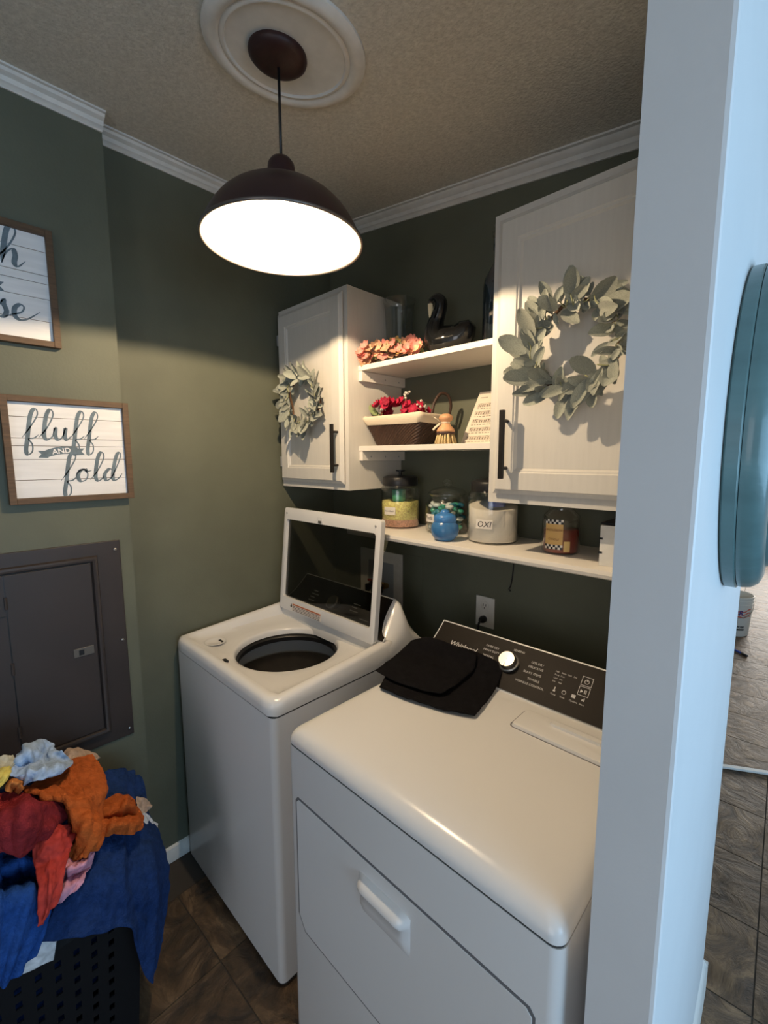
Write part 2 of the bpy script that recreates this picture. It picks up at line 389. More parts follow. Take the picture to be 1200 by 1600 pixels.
def ring_o(ins, dz, absz=None):
    R = []
    for a in angs:
        p = outer(a, WX0+ins-.002, WX1-ins+.002, WYF+ins-.003, YD, max(.024-ins*.4, .008))
        R.append(Vector((p.x, p.y, absz if absz is not None else rimz(p.y)+dz)))
    return R
def ring_mix(t, z):
    return [Vector((HC.x+HR*math.cos(a), HC.y+HR*math.sin(a), 0)).lerp(Vector((*outer(a, WX0+.05, WX1-.05, WYF+.06, YD, .03), 0)), t)+Vector((0, 0, z)) for a in angs]
rings = [ring_c(HR-.006, .885), ring_c(HR-.004, .900), ring_c(HR, .906), ring_c(HR+.006, .909), ring_mix(.35, .9125), ring_mix(.7, .916), ring_mix(1., .921),
         ring_o(.040, -.006), ring_o(.030, 0), ring_o(.018, 0), ring_o(.008, -.004), ring_o(.002, -.012), ring_o(0, 0, .905), ring_o(0, 0, .889)]
MB().loft(rings).build('top_deck', M_APPLT, wa, auto=50)
# tub
MB().lathe([(HR+.012, .884), (HR-.004, .882), (HR-.012, .874), (HR-.012, .858), (HR+.02, .852)], (HC.x, HC.y, 0), n=64).build('gasket', M_BLACK, wa, auto=40)
MB().lathe([(HR+.02, .862), (HR+.018, .80), (HR+.028, .79)], (HC.x, HC.y, 0), n=64).build('tub_ring', M_GREYPL, wa, auto=40)
tub = MB().lathe([(HR+.030, .792), (HR+.036, .70), (HR+.036, .44), (HR+.01, .40), (.05, .39), (.001, .39)], (HC.x, HC.y, 0), n=64).build('drum', M_DRUM, wa, auto=40)
mb = MB()
for k in range(6):
    for i in range(48):
        a = 2*PI*(i+.5*(k % 2))/48; c = Vector((HC.x+(HR+.0345)*math.cos(a), HC.y+(HR+.0345)*math.sin(a), .76-.035*k))
        tn = Vector((-math.sin(a), math.cos(a), 0))
        mb.add([c+tn*.004, c+Vector((0, 0, .004)), c-tn*.004, c-Vector((0, 0, .004))], [(0, 1, 2, 3)])
mb.build('drum_hole', M_BLACK, tub)['kind'] = 'stuff'
MB().lathe([(.15, .392), (.14, .41), (.07, .43), (.05, .50), (.035, .515), (.001, .518)], (HC.x, HC.y, 0), n=40).build('impeller', M_GREYPL, wa, auto=40)
# deck details: dispenser dimple with drain slots, latch slot
d = MB().lathe([(.040, .0), (.036, .0015), (.030, -.002), (.001, -.004)], (.150, -.715, .9225), n=32).build('dispenser_cup', M_APPL, wa, smooth=True)
mb = MB()
for i in range(3): mb.box((.150+.010*i-.004, -.700, .9205), (.150+.010*i+.003, -.692, .9225))
mb.build('drain_slot', M_BLACK, d)
MB().box((.345, -.782, .930), (.368, -.770, .9372)).build('latch_slot', M_BLACK, wa)
MB().box((.39, -.335, .915), (.445, -.318, .957)).build('lid_switch', M_BLACK, wa, bevel=.004)
# console: white shell lofted across the width, dark face in front
def console(root, x0, x1, yf, zf, yt, zt, yb, zb, ins=.075, pin=.052):
    secs = []; n = 24
    P = [(yf-.012, zf-.018), (yf, zf), (yf+(yt-yf)*.33, zf+(zt-zf)*.30), (yf+(yt-yf)*.66, zf+(zt-zf)*.63), (yt-.006, zt-.004), (yt+.004, zt), (yt+.016, zt-.004),
         (yt+(yb-yt)*.55, zb+(zt-zb)*.5), (yb, zb), (yb, zf-.075), (yf-.012, zf-.075)]
    xs = [x0+ins*q for q in (0, .13, .29, .48, .69, 1.)]; xs = xs+[x1-(x-x0) for x in xs[::-1]]
    sc = [.12, .38, .60, .78, .92, 1.0]; sc = sc+sc[::-1]
    for x, k in zip(xs, sc):
        secs.append([Vector((x, y if z <= zf-.02 else yf+(y-yf)*(.80+.20*k) if y < yb-.001 else y, zf-.02+(z-zf+.02)*k if z > zf-.02 else z)) for y, z in P])
    MB().loft(secs, True, True, True).build('console', M_APPLT, root, auto=45)
    # face: rounded trapezoid lying on the slope
    U = Vector((1, 0, 0)); V = Vector((0, yt-yf, zt-zf)); h = V.length; V.normalize(); Nn = U.cross(V)
    def face(ins2, off, name, m, lift):
        r = .035; pts = []
        a, b = x0+pin*.35+ins2, x1-pin*.35-ins2; ta, tb = x0+pin*1.35+ins2, x1-pin*1.35-ins2; H = h-.003-ins2
        P2 = [(a, .004), (b, .004)]
        for i in range(8):
            t = i/7; P2.append(((b+(tb-b)*(1-(1-t)**2)), .02+(H-.02)*(t**1.6) if i < 7 else H))
        for i in range(8):
            t = 1-i/7; P2.append(((a+(ta-a)*(1-(1-t)**2)), .02+(H-.02)*(t**1.6) if i > 0 else H))
        o = Vector((0, yf, zf))+Nn*lift
        q = [o+U*x+V*y for x, y in P2]
        return MB().prism(q, Nn*off).build(name, m, root)
    face(-.004, .0035, 'console_edge', M_APPLT, .0005)
    fc = face(0, .004, 'console_face', M_CHAR, .001)
    return fc, Vector((0, yf, zf))+Nn*.0052, U, V
fc, o, U, V = console(wa, WX0, WX1, -.350, .962, -.232, 1.082, WYB, .925)
for i, (x, y, w) in enumerate([(.2, .10, .03), (.2, .085, .045), (.2, .07, .03), (.2, .055, .04), (.46, .10, .04), (.46, .085, .03), (.46, .07, .045), (.53, .05, .05)]): MB().obox(o+U*x+V*y, U*w, V*.004, U.cross(V)*.0004).build('control_print', M_PRINT, fc)
MB().lathe([(.030, 0), (.030, .016), (.026, .020), (.001, .020)], o+U*.36+V*.075, n=32, M=Matrix((U, V, U.cross(V))).transposed()).build('dial', M_STEEL, fc, auto=40)
# lid
LB, LT = Vector((.062, -.362, .952)), Vector((.062, -.318, 1.398)); LV = (LT-LB).normalized(); LU = Vector((1, 0, 0)); LN = LU.cross(LV); LH = (LT-LB).length; LW = .600
lid = MB()
def lidbar(mb, u0, u1, v0, v1, n0, n1): return mb.obox(LB+LU*u0+LV*v0+LN*n0, LU*(u1-u0), LV*(v1-v0), LN*(n1-n0))
lf = MB()
P_out = rrect(0, LW, 0, LH, .012, 4)
P_in = rrect(.020, LW-.022, .055, LH-.050, .012, 4)
ro = [LB+LU*a+LV*b for a, b in P_out]; ri = [LB+LU*a+LV*b for a, b in P_in]
lf.loft([[p+LN*-.010 for p in ri], [p+LN*-.010 for p in ro], [p+LN*.010 for p in ro], [p+LN*.014 for p in [a.lerp(b, .25) for a, b in zip(ro, ri)]], [p+LN*.012 for p in ri], [p+LN*-.010 for p in ri]])
lid = lf.build('lid', M_APPLT, wa, auto=35)
lidbar(MB(), .018, LW-.020, .05, LH-.046, -.004, -.001).build('lid_glass', M_LIDGL, lid)
lidbar(MB(), .10, .30, .008, .040, .0136, .0150).build('warning_label', mat('label_paper', (.72, .66, .60), .7), lid)
lidbar(MB(), .105, .298, .033, .0385, .0146, .0156).build('warning_stripe', mat('label_orange', (.52, .16, .07), .7), lid)
mb = MB()
for k in range(4):
    u = .106
    rr = random.Random(k)
    while u < .285:
        w = rr.uniform(.006, .018); lidbar(mb, u, min(u+w, .296), .0275-.006*k, .0300-.006*k, .0146, .0154); u += w+.003
mb.build('warning_text', mat('label_ink', (.12, .10, .10), .8), lid)
mb = MB(); q = LB+LU*.086+LV*.022+LN*.0142
mb.prism([q, q+LU*.016, q+LU*.008+LV*.014], LN*.0006); mb.build('warning_triangle', M_BLACK, lid)
for u in (.022, LW-.024): MB().lathe([(.0045, 0), (.0045, .003), (.001, .004)], LB+LU*u+LV*(LH-.024)+LN*.012, n=12, M=Matrix((LU, LV, LN)).transposed()).build('lid_screw', M_GREYPL, lid)
lidbar(MB(), LW*.43-.018, LW*.43+.018, LH-.046, LH-.020, .0085, .0145).build('lid_latch', M_APPL, lid, bevel=.002)
lidbar(MB(), LW*.43-.010, LW*.43+.012, LH-.047, LH-.036, .0130, .0165).build('latch_hook', M_STEEL, lid, bevel=.002)
for u in (-.004, LW-.010): MB().lathe([(.009, 0), (.009, .014)], LB+LU*u+LV*.004, axis='x', n=16, cap0=True, cap1=True).build('hinge', M_GREYPL, wa, auto=40)

# ------------------------------------------------------------------ dryer
DX0, DX1, DYF, DYB, DZ = .8552, 1.5413, -.862, -.170, .921
dr = thing('clothes_dryer', (1.2, -.5, 0), 'white front-loading clothes dryer with charcoal console', 'dryer')
MB().loft([[Vector((x, y, z)) for x, y in rrect(DX0, DX1, DYF, DYB, .020)] for z in (.018, DZ-.0035)], True, True, True).build('body', M_APPL, dr, auto=40)
MB().loft([[Vector((x, y, z)) for x, y in rrect(DX0+.006, DX1-.006, DYF+.006, DYB-.006, .02)] for z in (0, .02)], True, True, True).build('plinth', M_SEAM, dr)
MB().loft([[Vector((x, y, z)) for x, y in rrect(DX0+.0015, DX1-.0015, DYF+.0012, DYB-.002, .019)] for z in (DZ-.005, DZ+.004)], True, True, True).build('seam', M_SEAM, dr)
R = []
for ins, z in ((0, DZ+.0015), (0, DZ+.010), (.003, DZ+.020), (.010, DZ+.030), (.020, DZ+.037), (.034, DZ+.0405), (.052, DZ+.042), (.12, DZ+.042)):
    R.append([Vector((x, y, z)) for x, y in rrect(DX0+ins, DX1-ins, DYF-.0005+ins, DYB+.0, .022 if ins < .03 else .022)])
MB().loft(R, True, True, True).build('top_cap', M_APPLT, dr, auto=40)
fc, o, U, V = console(dr, DX0+.002, DX1-.002, -.352, .964, -.238, 1.064, DYB, .95, .03, .014)
Nn = U.cross(V); CM = Matrix((U, V, Nn)).transposed()
def ct(s, x, y, size, al='LEFT', sh=0., off=0.): return text('lettering', s, size, o+U*x+V*y, U, V, M_PRINT, fc, align=al, shear=sh, offset=off)
ct('Whirlpool', .936, .076, .0235, sh=.25, off=.0003)
for s, x, y in (('MORE DRY', 1.100, .111), ('HEAVY DUTY', 1.106, .097), ('NORMAL', 1.096, .079)): ct(s, x, y, .0088, 'RIGHT')
for s, x, y in (('SENSING', 1.143, .124), ('LESS DRY', 1.206, .105), ('DELICATES', 1.202, .091), ('BULKY ITEMS', 1.194, .073), ('TOWELS', 1.212, .056), ('WRINKLE CONTROL', 1.182, .041)): ct(s, x, y, .0088)
for i in range(4):
    for j in range(4):
        if (i > 1 and j > 0): continue
        ct(('High', 'Damp', 'Cool', 'Dry')[(i+j) % 4], 1.277+.016*i, .104-.0095*j, .0052)
for i, s in enumerate(('Temp', 'Time', 'Options', 'Start')): ct(s, 1.283+.025*i, .040, .0064)
for i in range(4):   # little icons above those words
    c = o+U*(1.290+.025*i)+V*.051
    if i == 0: m_ = MB().obox(c-U*.0012, U*.0024, V*.012, Nn*.0005).obox(c-U*.003-V*.001, U*.006, V*.004, Nn*.0005)
    elif i == 1: m_ = MB().lathe([(.0042, .0001), (.0055, .0005)], c+V*.005, n=16, M=CM)
    elif i == 2: m_ = MB().obox(c-U*.005, U*.010, V*.009, Nn*.0005)
    else: m_ = MB().obox(c-U*.004, U*.0025, V*.005, Nn*.0005).obox(c, U*.0025, V*.009, Nn*.0005)
    m_.build('icon', M_PRINT, fc)
for k, (x, y) in enumerate(((1.346, .092), (1.346, .064))):    # framed power and start buttons
    m_ = MB(); w, h = .026, .024
    for a, b, e, f in ((0, 0, w, .0012), (0, h, w+.0012, .0012), (0, 0, .0012, h), (w, 0, .0012, h)): m_.obox(o+U*(x+a)+V*(y+b), U*e, V*f, Nn*.0005)
    m_.build('button_frame', M_PRINT, fc)
    if k == 0:
        MB().lathe([(.0048, .0001), (.0062, .0005)], o+U*(x+.0135)+V*(y+.0115), n=16, M=CM).obox(o+U*(x+.0129)+V*(y+.012), U*.0013, V*.007, Nn*.0007).build('icon', M_PRINT, fc)
    else:
        q = o+U*(x+.005)+V*(y+.007); MB().prism([q, q+U*.007+V*.005, q+V*.010], Nn*.0005).obox(q+U*.010, U*.0018, V*.010, Nn*.0005).obox(q+U*.0135, U*.0018, V*.010, Nn*.0005).build('icon', M_PRINT, fc)
kn = MB().lathe([(.0285, 0), (.0285, .006), (.025, .008), (.0245, .024), (.023, .0265), (.001, .0268)], o+U*1.146+V*.083-Nn*.0005, n=40, M=CM)
kn = kn.build('dial', M_STEEL, fc, auto=40)
MB().lathe([(.031, 0), (.031, .004), (.028, .0045)], o+U*1.146+V*.083, n=40, M=CM).build('dial_skirt', M_BLACK, fc, auto=40)
MB().obox(o+U*1.1454+V*.060+Nn*.0262, U*.0014, V*.010, Nn*.0008).build('dial_mark', M_BLACK, fc)
# lint screen door in the top
ZT = DZ+.042
lx0, lx1, ly0, ly1 = 1.252, 1.512, -.482, -.392
Pq = rrect(lx0, lx1, ly0, ly1, .012, 4); Pi = rrect(lx0+.014, lx1-.014, ly0+.006, ly1-.010, .006, 4)
lt = MB().loft([[Vector((x, y, ZT-.001)) for x, y in Pq], [Vector((x, y, ZT+.0075)) for x, y in [(a+(c-a)*.3, b+(e-b)*.3) for (a, b), (c, e) in zip(Pq, Pi)]], [Vector((x, y, ZT+.009)) for x, y in Pi]], True, False, True).build('lint_screen_door', M_APPLT, dr, auto=25)
Ph = rrect(1.325, 1.455, -.428, -.404, .011, 4)
MB().loft([[Vector((x, y, ZT+.0088)) for x, y in Ph], [Vector((x, y-.004, ZT+.0165)) for x, y in rrect(1.332, 1.448, -.424, -.410, .006, 4)]], True, True, True).build('finger_pull', M_APPL, lt, auto=35)
MB().prism([(x, y, ZT-.001) for x, y in rrect(lx0-.0025, lx1+.0025, ly0-.0025, ly1+.0025, .013, 4)], (0, 0, .0015)).build('gap', MATS['door_groove_grey'], lt)
# front door: raised slab with bevelled lower corners, and its handle
dp = [(.900, .786), (1.494, .786), (1.503, .777), (1.503, .470), (1.478, .432), (.915, .432), (.891, .466), (.891, .777)]
MB().prism([(x, DYF+.001, z) for x, z in [(.8955, .7915), (1.4985, .7915), (1.508, .780), (1.508, .468), (1.481, .427), (.912, .427), (.886, .464), (.886, .780)]], (0, -.0018, 0)).build('door_gap', MATS['door_groove_grey'], dr)
dd = MB().prism([(x, DYF, z) for x, z in dp], (0, -.0022, 0)).build('door', M_APPL, dr, bevel=.0012, seg=2)
hx0, hx1 = 1.120, 1.262
sec = []
for t in [i/12 for i in range(13)]:
    x = hx0+(hx1-hx0)*t; e = min(1, math.sin(PI*min(max(t, .0), 1))*3.2); e = max(e, .05)
    b = DYF-.0015
    sec.append([Vector((x, b, .752+.001*e)), Vector((x, b-.016*e, .748)), Vector((x, b-.024*e, .738)), Vector((x, b-.022*e, .730)), Vector((x, b-.012*e, .722)), Vector((x, b-.010*e, .695)), Vector((x, b-.006*e, .676)), Vector((x, b, .664))])
MB().loft(sec, False).build('handle', M_APPL, dd, smooth=True)

# ------------------------------------------------------------------ cabinets
def cabinet(x0, x1, z0, z1, dx0, dx1, dz0, dz1, hx, hz0, hz1, label, hinges):
    c = thing('wall_cabinet', ((x0+x1)/2, -.15, z0), label, 'cabinet')
    D = -.299
    MB().box((x0, D+.019, z0), (x1, -.001, z1)).build('case', M_CAB, c, bevel=.0015)
    ff = MB(); w = .032
    ff.box((x0, D, z0), (x0+w, D+.020, z1)).box((x1-w, D, z0), (x1, D+.020, z1)).box((x0+w, D, z0), (x1-w, D+.020, z0+w)).box((x0+w, D, z1-w), (x1-w, D+.020, z1))
    ff.build('face_frame', M_CAB, c)
    s = .058; Y = D-.001
    # door: bevelled outer edge, recessed centre panel
    A = [(dx0, dz0), (dx1, dz0), (dx1, dz1), (dx0, dz1)]
    def ins(q): return [(dx0+q, dz0+q), (dx1-q, dz0+q), (dx1-q, dz1-q), (dx0+q, dz1-q)]
    loops = [(ins(.012), Y), (ins(.0), Y-.006), (ins(0), Y-.010), (ins(.004), Y-.012), (ins(.010), Y-.015), (ins(.013), Y-.019), (ins(s), Y-.019), (ins(s+.003), Y-.016), (ins(s+.007), Y-.0155), (ins(s+.013), Y-.009)]
    d = MB().loft([[Vector((x, y, z)) for x, z in q] for q, y in loops], True, True, False).build('door', M_CAB, c)
    q = ins(s+.0125)
    MB().box((q[0][0], Y-.010, q[0][1]), (q[2][0], Y-.004, q[2][1])).build('panel', M_CAB, d)
    h = MB(); b = .0065; yb = Y-.019
    h.box((hx-b, yb-.034, hz0), (hx+b, yb-.024, hz1))
    for z in (hz0+.028, hz1-.028): h.lathe([(.0048, yb-.026), (.0048, yb+.001)], (hx, 0, z), axis='y', n=10)
    h.build('handle', M_BLACKM, d, bevel=.0008)
    for z in hinges: MB().box((dx0-.010, Y-.012, z-.022), (dx0+.001, Y+.004, z+.022)).build('hinge', M_GREYPL, d)
    return c
cabinet(.0099, .4602, 1.4906, 2.2421, .020, .443, 1.516, 2.222, .418, 1.560, 1.742, 'white wall cabinet with a small wreath, above the washer', (1.60, 2.12))
cabinet(1.0665, 1.520, 1.4906, 2.2575, 1.086, 1.503, 1.517, 2.236, 1.131, 1.560, 1.742, 'white wall cabinet with a large wreath, above the dryer', ())

# ------------------------------------------------------------------ shelves
def shelf(name, z, dep, label):
    s = thing(name, (.76, -.12, z), label, 'shelf')
    MB().box((.4612, -dep, z-.019), (1.0655, -.001, z)).build('board', M_SHELF, s, bevel=.0015)
    for x0, x1 in ((.4612, .480), (1.047, 1.0655)):
        c = MB().box((x0, -dep+.002, z-.056), (x1, -.001, z-.0195)).build('cleat', M_SHELF, s, bevel=.001)
        if x0 < .5:
            for y in (-.04, -.12, -.20): MB().lathe([(.0035, 0), (.0025, .0012), (.001, .0012)], (x1, y, z-.040), axis='x', n=10).build('screw', M_GREYPL, c)
    return s
shelf('wall_shelf', 1.9611, .249, 'upper white shelf between the two cabinets')
shelf('wall_shelf', 1.6608, .249, 'lower white shelf between the two cabinets')
LZ = 1.340
lp = [(-.001, LZ-.026), (-.27, LZ-.026), (-.277, LZ-.022), (-.280, LZ-.013), (-.277, LZ-.003), (-.27, LZ), (-.001, LZ)]
lg = MB().prism([(.42, y, z) for y, z in lp], (1.150, 0, 0)).build('wall_ledge', M_SHELF, auto=35)
tag(lg, 'long white ledge with rounded edge running above the dryer', 'shelf')

# ------------------------------------------------------------------ pendant lamp and medallion
LX, LY, LRZ, LR = .757, -.766, 2.140, .192
tilt = Matrix.Rotation(math.atan(.13), 3, 'Y')
cz = ceil_z(LX)
med = MB().lathe([(.185, .0), (.185, -.006), (.176, -.013), (.165, -.016), (.153, -.013), (.149, -.008), (.144, -.012), (.139, -.012), (.136, -.007), (.12, -.006), (.001, -.006)], (LX+.016, LY+.012, ceil_z(LX+.016)-.0005), n=72, M=tilt)
tag(med.build('ceiling_medallion', M_TRIM, auto=40, origin=(LX, LY, cz)), 'round white moulded medallion on the ceiling around the lamp canopy', 'medallion')
la = thing('pendant_lamp', (LX, LY, cz), 'lit dark bronze dome pendant lamp hanging from the ceiling', 'lamp')
MB().lathe([(.066, -.004), (.068, -.012), (.066, -.018), (.058, -.025), (.044, -.031), (.024, -.035), (.008, -.037), (.001, -.037)], (LX, LY, cz), n=40, M=tilt).build('canopy', M_CANOPY, la, smooth=True)
MB().tube([(LX, LY, cz-.034), (LX+.0005, LY, (cz+2.3)/2), (LX, LY, 2.322)], .0035, 8).build('cord', M_BLACK, la, smooth=True)
MB().lathe([(.001, 2.330), (.012, 2.330), (.024, 2.326), (.031, 2.316), (.033, 2.302), (.033, 2.270), (.037, 2.263)], (LX, LY, 0), n=32).build('socket_cap', M_SHADE, la, smooth=True)
sp = [(p.x, p.y) for p in cat_rom([(.029, 2.268, 0), (.058, 2.264, 0), (.090, 2.254, 0), (.121, 2.237, 0), (.148, 2.214, 0), (.168, 2.188, 0), (.182, 2.163, 0), (.192, LRZ, 0)], 3)]
shd = MB().lathe(sp, (LX, LY, 0), n=64).build('shade', M_SHADE, la, smooth=True)
MB().lathe([(r-.0022, z-.0022) for r, z in sp[:-1]]+[(LR-.0022, LRZ+.0005)], (LX, LY, 0), n=64).build('shade_lining', M_SHADEIN, shd, smooth=True)
MB().lathe([(LR-.003, LRZ), (LR-.003, LRZ-.003), (LR+.002, LRZ-.004), (LR+.003, LRZ+.002), (LR, LRZ+.003)], (LX, LY, 0), n=64).build('rim', M_RIMM, la, smooth=True)
MB().lathe([(.016, 2.262), (.016, 2.232), (.013, 2.230)], (LX, LY, 0), n=20, cap1=True).build('lamp_holder', M_TRIM, la, smooth=True)
MB().lathe([(.013, 2.232), (.018, 2.222), (.028, 2.205), (.031, 2.190), (.028, 2.174), (.018, 2.164), (.001, 2.160)], (LX, LY, 0), n=24).build('bulb', M_GLASS, la, smooth=True)
MB().ball((LX, LY, 2.182), (.009, .009, .010), 12, 8).build('filament', M_BULB, la, smooth=True)

# ------------------------------------------------------------------ breaker panel
bpn = thing('breaker_panel', (XN, -1.2, 1.0), 'dark brown metal breaker panel set in the green wall', 'electrical panel')
xp = XN+.005
MB().box((XN-.02, -1.52, .650), (xp, -.994, 1.346)).build('cover', M_BROWNM, bpn, bevel=.003)
fr = MB()
A = [(-1.452, .690), (-1.062, .690), (-1.062, 1.304), (-1.452, 1.304)]
def inset(P, q): (a, b), (c, d), (e, f), (g, h) = P; return [(a+q, b+q), (c-q, d+q), (e-q, f-q), (g+q, h-q)]
fr.loft([[Vector((x, y, z)) for y, z in inset(A, q)] for q, x in ((0, xp-.001), (.004, xp+.010), (.010, xp+.012), (.016, xp+.010), (.020, xp+.001))])
fr.build('door_frame', M_BROWNM, bpn, auto=35)
bd = MB().box((xp-.001, -1.430, .712), (xp+.006, -1.084, 1.282)).build('door', M_BROWNM, bpn, bevel=.002)
lp_ = MB().box((xp+.006, -1.150, .983), (xp+.0085, -1.094, 1.011)).build('latch_plate', mat('latch_metal', (.16, .14, .12), .4, metal=.6), bd, bevel=.001)
MB().box((xp+.008, -1.136, .988), (xp+.0092, -1.122, 1.005)).build('latch_hole', M_BLACK, lp_)
for z in (.80, 1.0, 1.2):
    MB().tube([(xp+.007, -1.300, z-.018), (xp+.007, -1.300, z+.018)], .004, 8).build('hinge', M_BROWNM, bd)
MB().box((xp+.0055, -1.301, .712), (xp+.0065, -1.298, 1.282)).build('door_seam', M_BLACK, bd)
MB().box((xp+.0055, -1.428, 1.16), (xp+.0075, -1.304, 1.163)).build('door_seam', M_BLACK, bd)
for y, z in ((-1.010, 1.315), (-1.008, 1.0), (-1.008, .675)): MB().lathe([(.005, 0), (.0045, .002), (.001, .0035)], (xp, y, z), axis='x', n=12).build('screw', M_STEEL, bpn)

# ------------------------------------------------------------------ plank signs with brush lettering
GLY = {
 'f': ([[(0, .1), (.42, .85), (.80, 1.72), (.80, 2.15), (.62, 2.30), (.44, 1.95), (.37, 1.2), (.34, .1), (.30, -.78), (.43, -1.14), (.68, -.92), (.66, -.38), (.42, .02), (.75, .12), (1.0, .38)]], .98),
 'l': ([[(0, .1), (.45, .80), (.80, 1.72), (.79, 2.15), (.60, 2.30), (.43, 1.95), (.35, 1.2), (.36, .3), (.55, 0), (.8, .15), (.95, .4)]], .88),
 'u': ([[(0, .3), (.15, .95), (.19, .3), (.4, 0), (.66, .28), (.8, .95), (.8, .3), (.95, 0), (1.18, .3)]], 1.12),
 'o': ([[(-.05, .5), (.2, .85), (.55, .95), (.22, .85), (.1, .4), (.3, .02), (.65, .12), (.75, .55), (.55, .95), (.72, .78), (1.0, .85)]], .95),
 'd': ([[(.7, .82), (.4, .95), (.1, .5), (.25, .02), (.6, .25), (.95, 1.15), (1.16, 1.95), (1.08, 2.28), (.88, 2.1), (.74, 1.3), (.70, .3), (.88, 0), (1.2, .22), (1.4, .6)]], 1.3),
 'h': ([[(-.1, .1), (.42, .8), (.80, 1.72), (.79, 2.15), (.60, 2.30), (.42, 1.95), (.34, 1.), (.30, 0)], [(.30, 0), (.45, .6), (.75, .95), (.9, .6), (.88, .15), (1.08, 0), (1.4, .4)]], 1.3),
 's': ([[(-.1, .1), (.3, .65), (.5, 1.08), (.54, .8), (.7, .4), (.6, .05), (.3, 0), (.15, .15)], [(.6, .03), (.95, .22)]], .9),
 'e': ([[(-.05, .2), (.5, .45), (.65, .8), (.45, .95), (.2, .7), (.2, .25), (.45, 0), (.85, .1), (1.5, .7)]], 1.05),
 'a': ([[(.65, .82), (.38, .95), (.1, .5), (.22, .02), (.5, .2), (.68, .9), (.66, .3), (.8, 0), (1.05, .2)]], 1.0),
 'w': ([[(0, .6), (.15, .95), (.2, .3), (.38, 0), (.6, .3), (.68, .9), (.72, .3), (.9, 0), (1.15, .35), (1.2, .95), (1.4, .8)]], 1.35),
 'r': ([[(0, .1), (.25, .7), (.32, 1.05), (.5, .88), (.62, .85), (.6, .3), (.72, 0), (.95, .2)]], .9),
 'i': ([[(0, .2), (.25, .95), (.25, .3), (.4, 0), (.6, .2)], [(.30, 1.35), (.33, 1.45)]], .55),
 'n': ([[(0, .5), (.18, .95), (.2, 0)], [(.2, 0), (.4, .75), (.65, .95), (.75, .5), (.78, .1), (.95, 0), (1.15, .25)]], 1.1)}
def script(word, u, v, sc, x, parent, wmax=.27):
    for ch in word:
        st, adv = GLY[ch]; mb = MB()
        for s in st:
            P = cat_rom([(p[0]+.13*p[1], p[1], 0) for p in s], 7); L_, R_ = [], []
            for i, p in enumerate(P):
                t = (P[min(i+1, len(P)-1)]-P[max(i-1, 0)]).normalized(); nn = Vector((-t.y, t.x, 0))
                dn = max(0, -t.y); e = min(1, (min(i, len(P)-1-i)+1.5)/6)
                w = wmax*(.34+.66*dn**.7)*e/2
                nn = Vector((nn.x, nn.y, 0)); a, b = p+nn*w, p-nn*w
                L_.append(Vector((x, u+a.x*sc, v+a.y*sc))); R_.append(Vector((x, u+b.x*sc, v+b.y*sc)))
            mb.grid([L_, R_])
        mb.build('lettering', M_INK, parent)
        u += adv*sc
def ribbon(yc, zc, w, h, x, parent):
    pts = []; n = 10
    T = [Vector((x, yc+w*(i/n-.5), zc+h*(.42-.25*(2*i/n-1)**2)+.12*w*(i/n-.5))) for i in range(n+1)]
    B = [p-Vector((0, 0, h*.75)) for p in T]
    MB().grid([T, B]).build('ribbon', M_INK, parent)
    for sgn in (-1, 1):
        e = Vector((x-.0002, yc+sgn*w*.42, zc-h*.22+.12*w*sgn*.42)); q = []
        for a, b in ((0, .30), (.30, .34), (.20, .0), (.30, -.34), (0, -.38)): q.append(e+Vector((0, sgn*a*w, b*h)))
        MB().add(q, [(0, 1, 2, 3, 4)]).build('ribbon_tail', M_INK, parent)
    text('ribbon_lettering', 'AND', h*.72, (x+.0003, yc-.0*w, zc-h*.26), (0, 1, .12), (0, -.12, 1), M_PLANK, parent, align='CENTER', offset=.0004)
def sign(y0, y1, z0, z1, label, words, rib, seams):
    s = thing('wall_sign', (XN+.001, (y0+y1)/2, z0), label, 'sign')
    fwid, x0, x1 = .017, XN+.001, XN+.024
    for a, b, c, d in ((y0, y0+fwid, z0, z1), (y1-fwid, y1, z0, z1), (y0+fwid, y1-fwid, z0, z0+fwid), (y0+fwid, y1-fwid, z1-fwid, z1)):
        MB().box((x0, a, c), (x1, b, d)).build('frame_rail', M_FRAMEW, s, bevel=.0012)
    zs = [z0+fwid]+[z0+fwid+(z1-z0-2*fwid)*q for q in seams]+[z1-fwid]
    for a, b in zip(zs, zs[1:]): MB().box((x0, y0+fwid-.002, a+.0008), (x0+.010, y1-fwid+.002, b-.0008)).build('plank', M_PLANK, s)
    MB().box((x0, y0+fwid-.003, z0+fwid-.003), (x0+.0082, y1-fwid+.003, z1-fwid+.003)).build('backing', M_FRAMEW, s)
    for w, u, v, sc in words: script(w, u, v, sc, x0+.0107, s)
    ribbon(*rib, x0+.0108, s)
    return s
sm = (.19, .405, .55, .63, .85)
sign(-1.268, -.945, 1.484, 1.795, 'framed white plank sign reading fluff and fold', [('fluff', -1.226, 1.672, .0385), ('fold', -1.142, 1.545, .0395)], (-1.133, 1.640, .082, .030), sm)
sign(-1.436, -1.112, 1.940, 2.266, 'framed white plank sign above the fluff and fold sign', [('wash', -1.394, 2.150, .0460), ('rinse', -1.376, 2.006, .0440)], (-1.302, 2.090, .100, .036), sm)

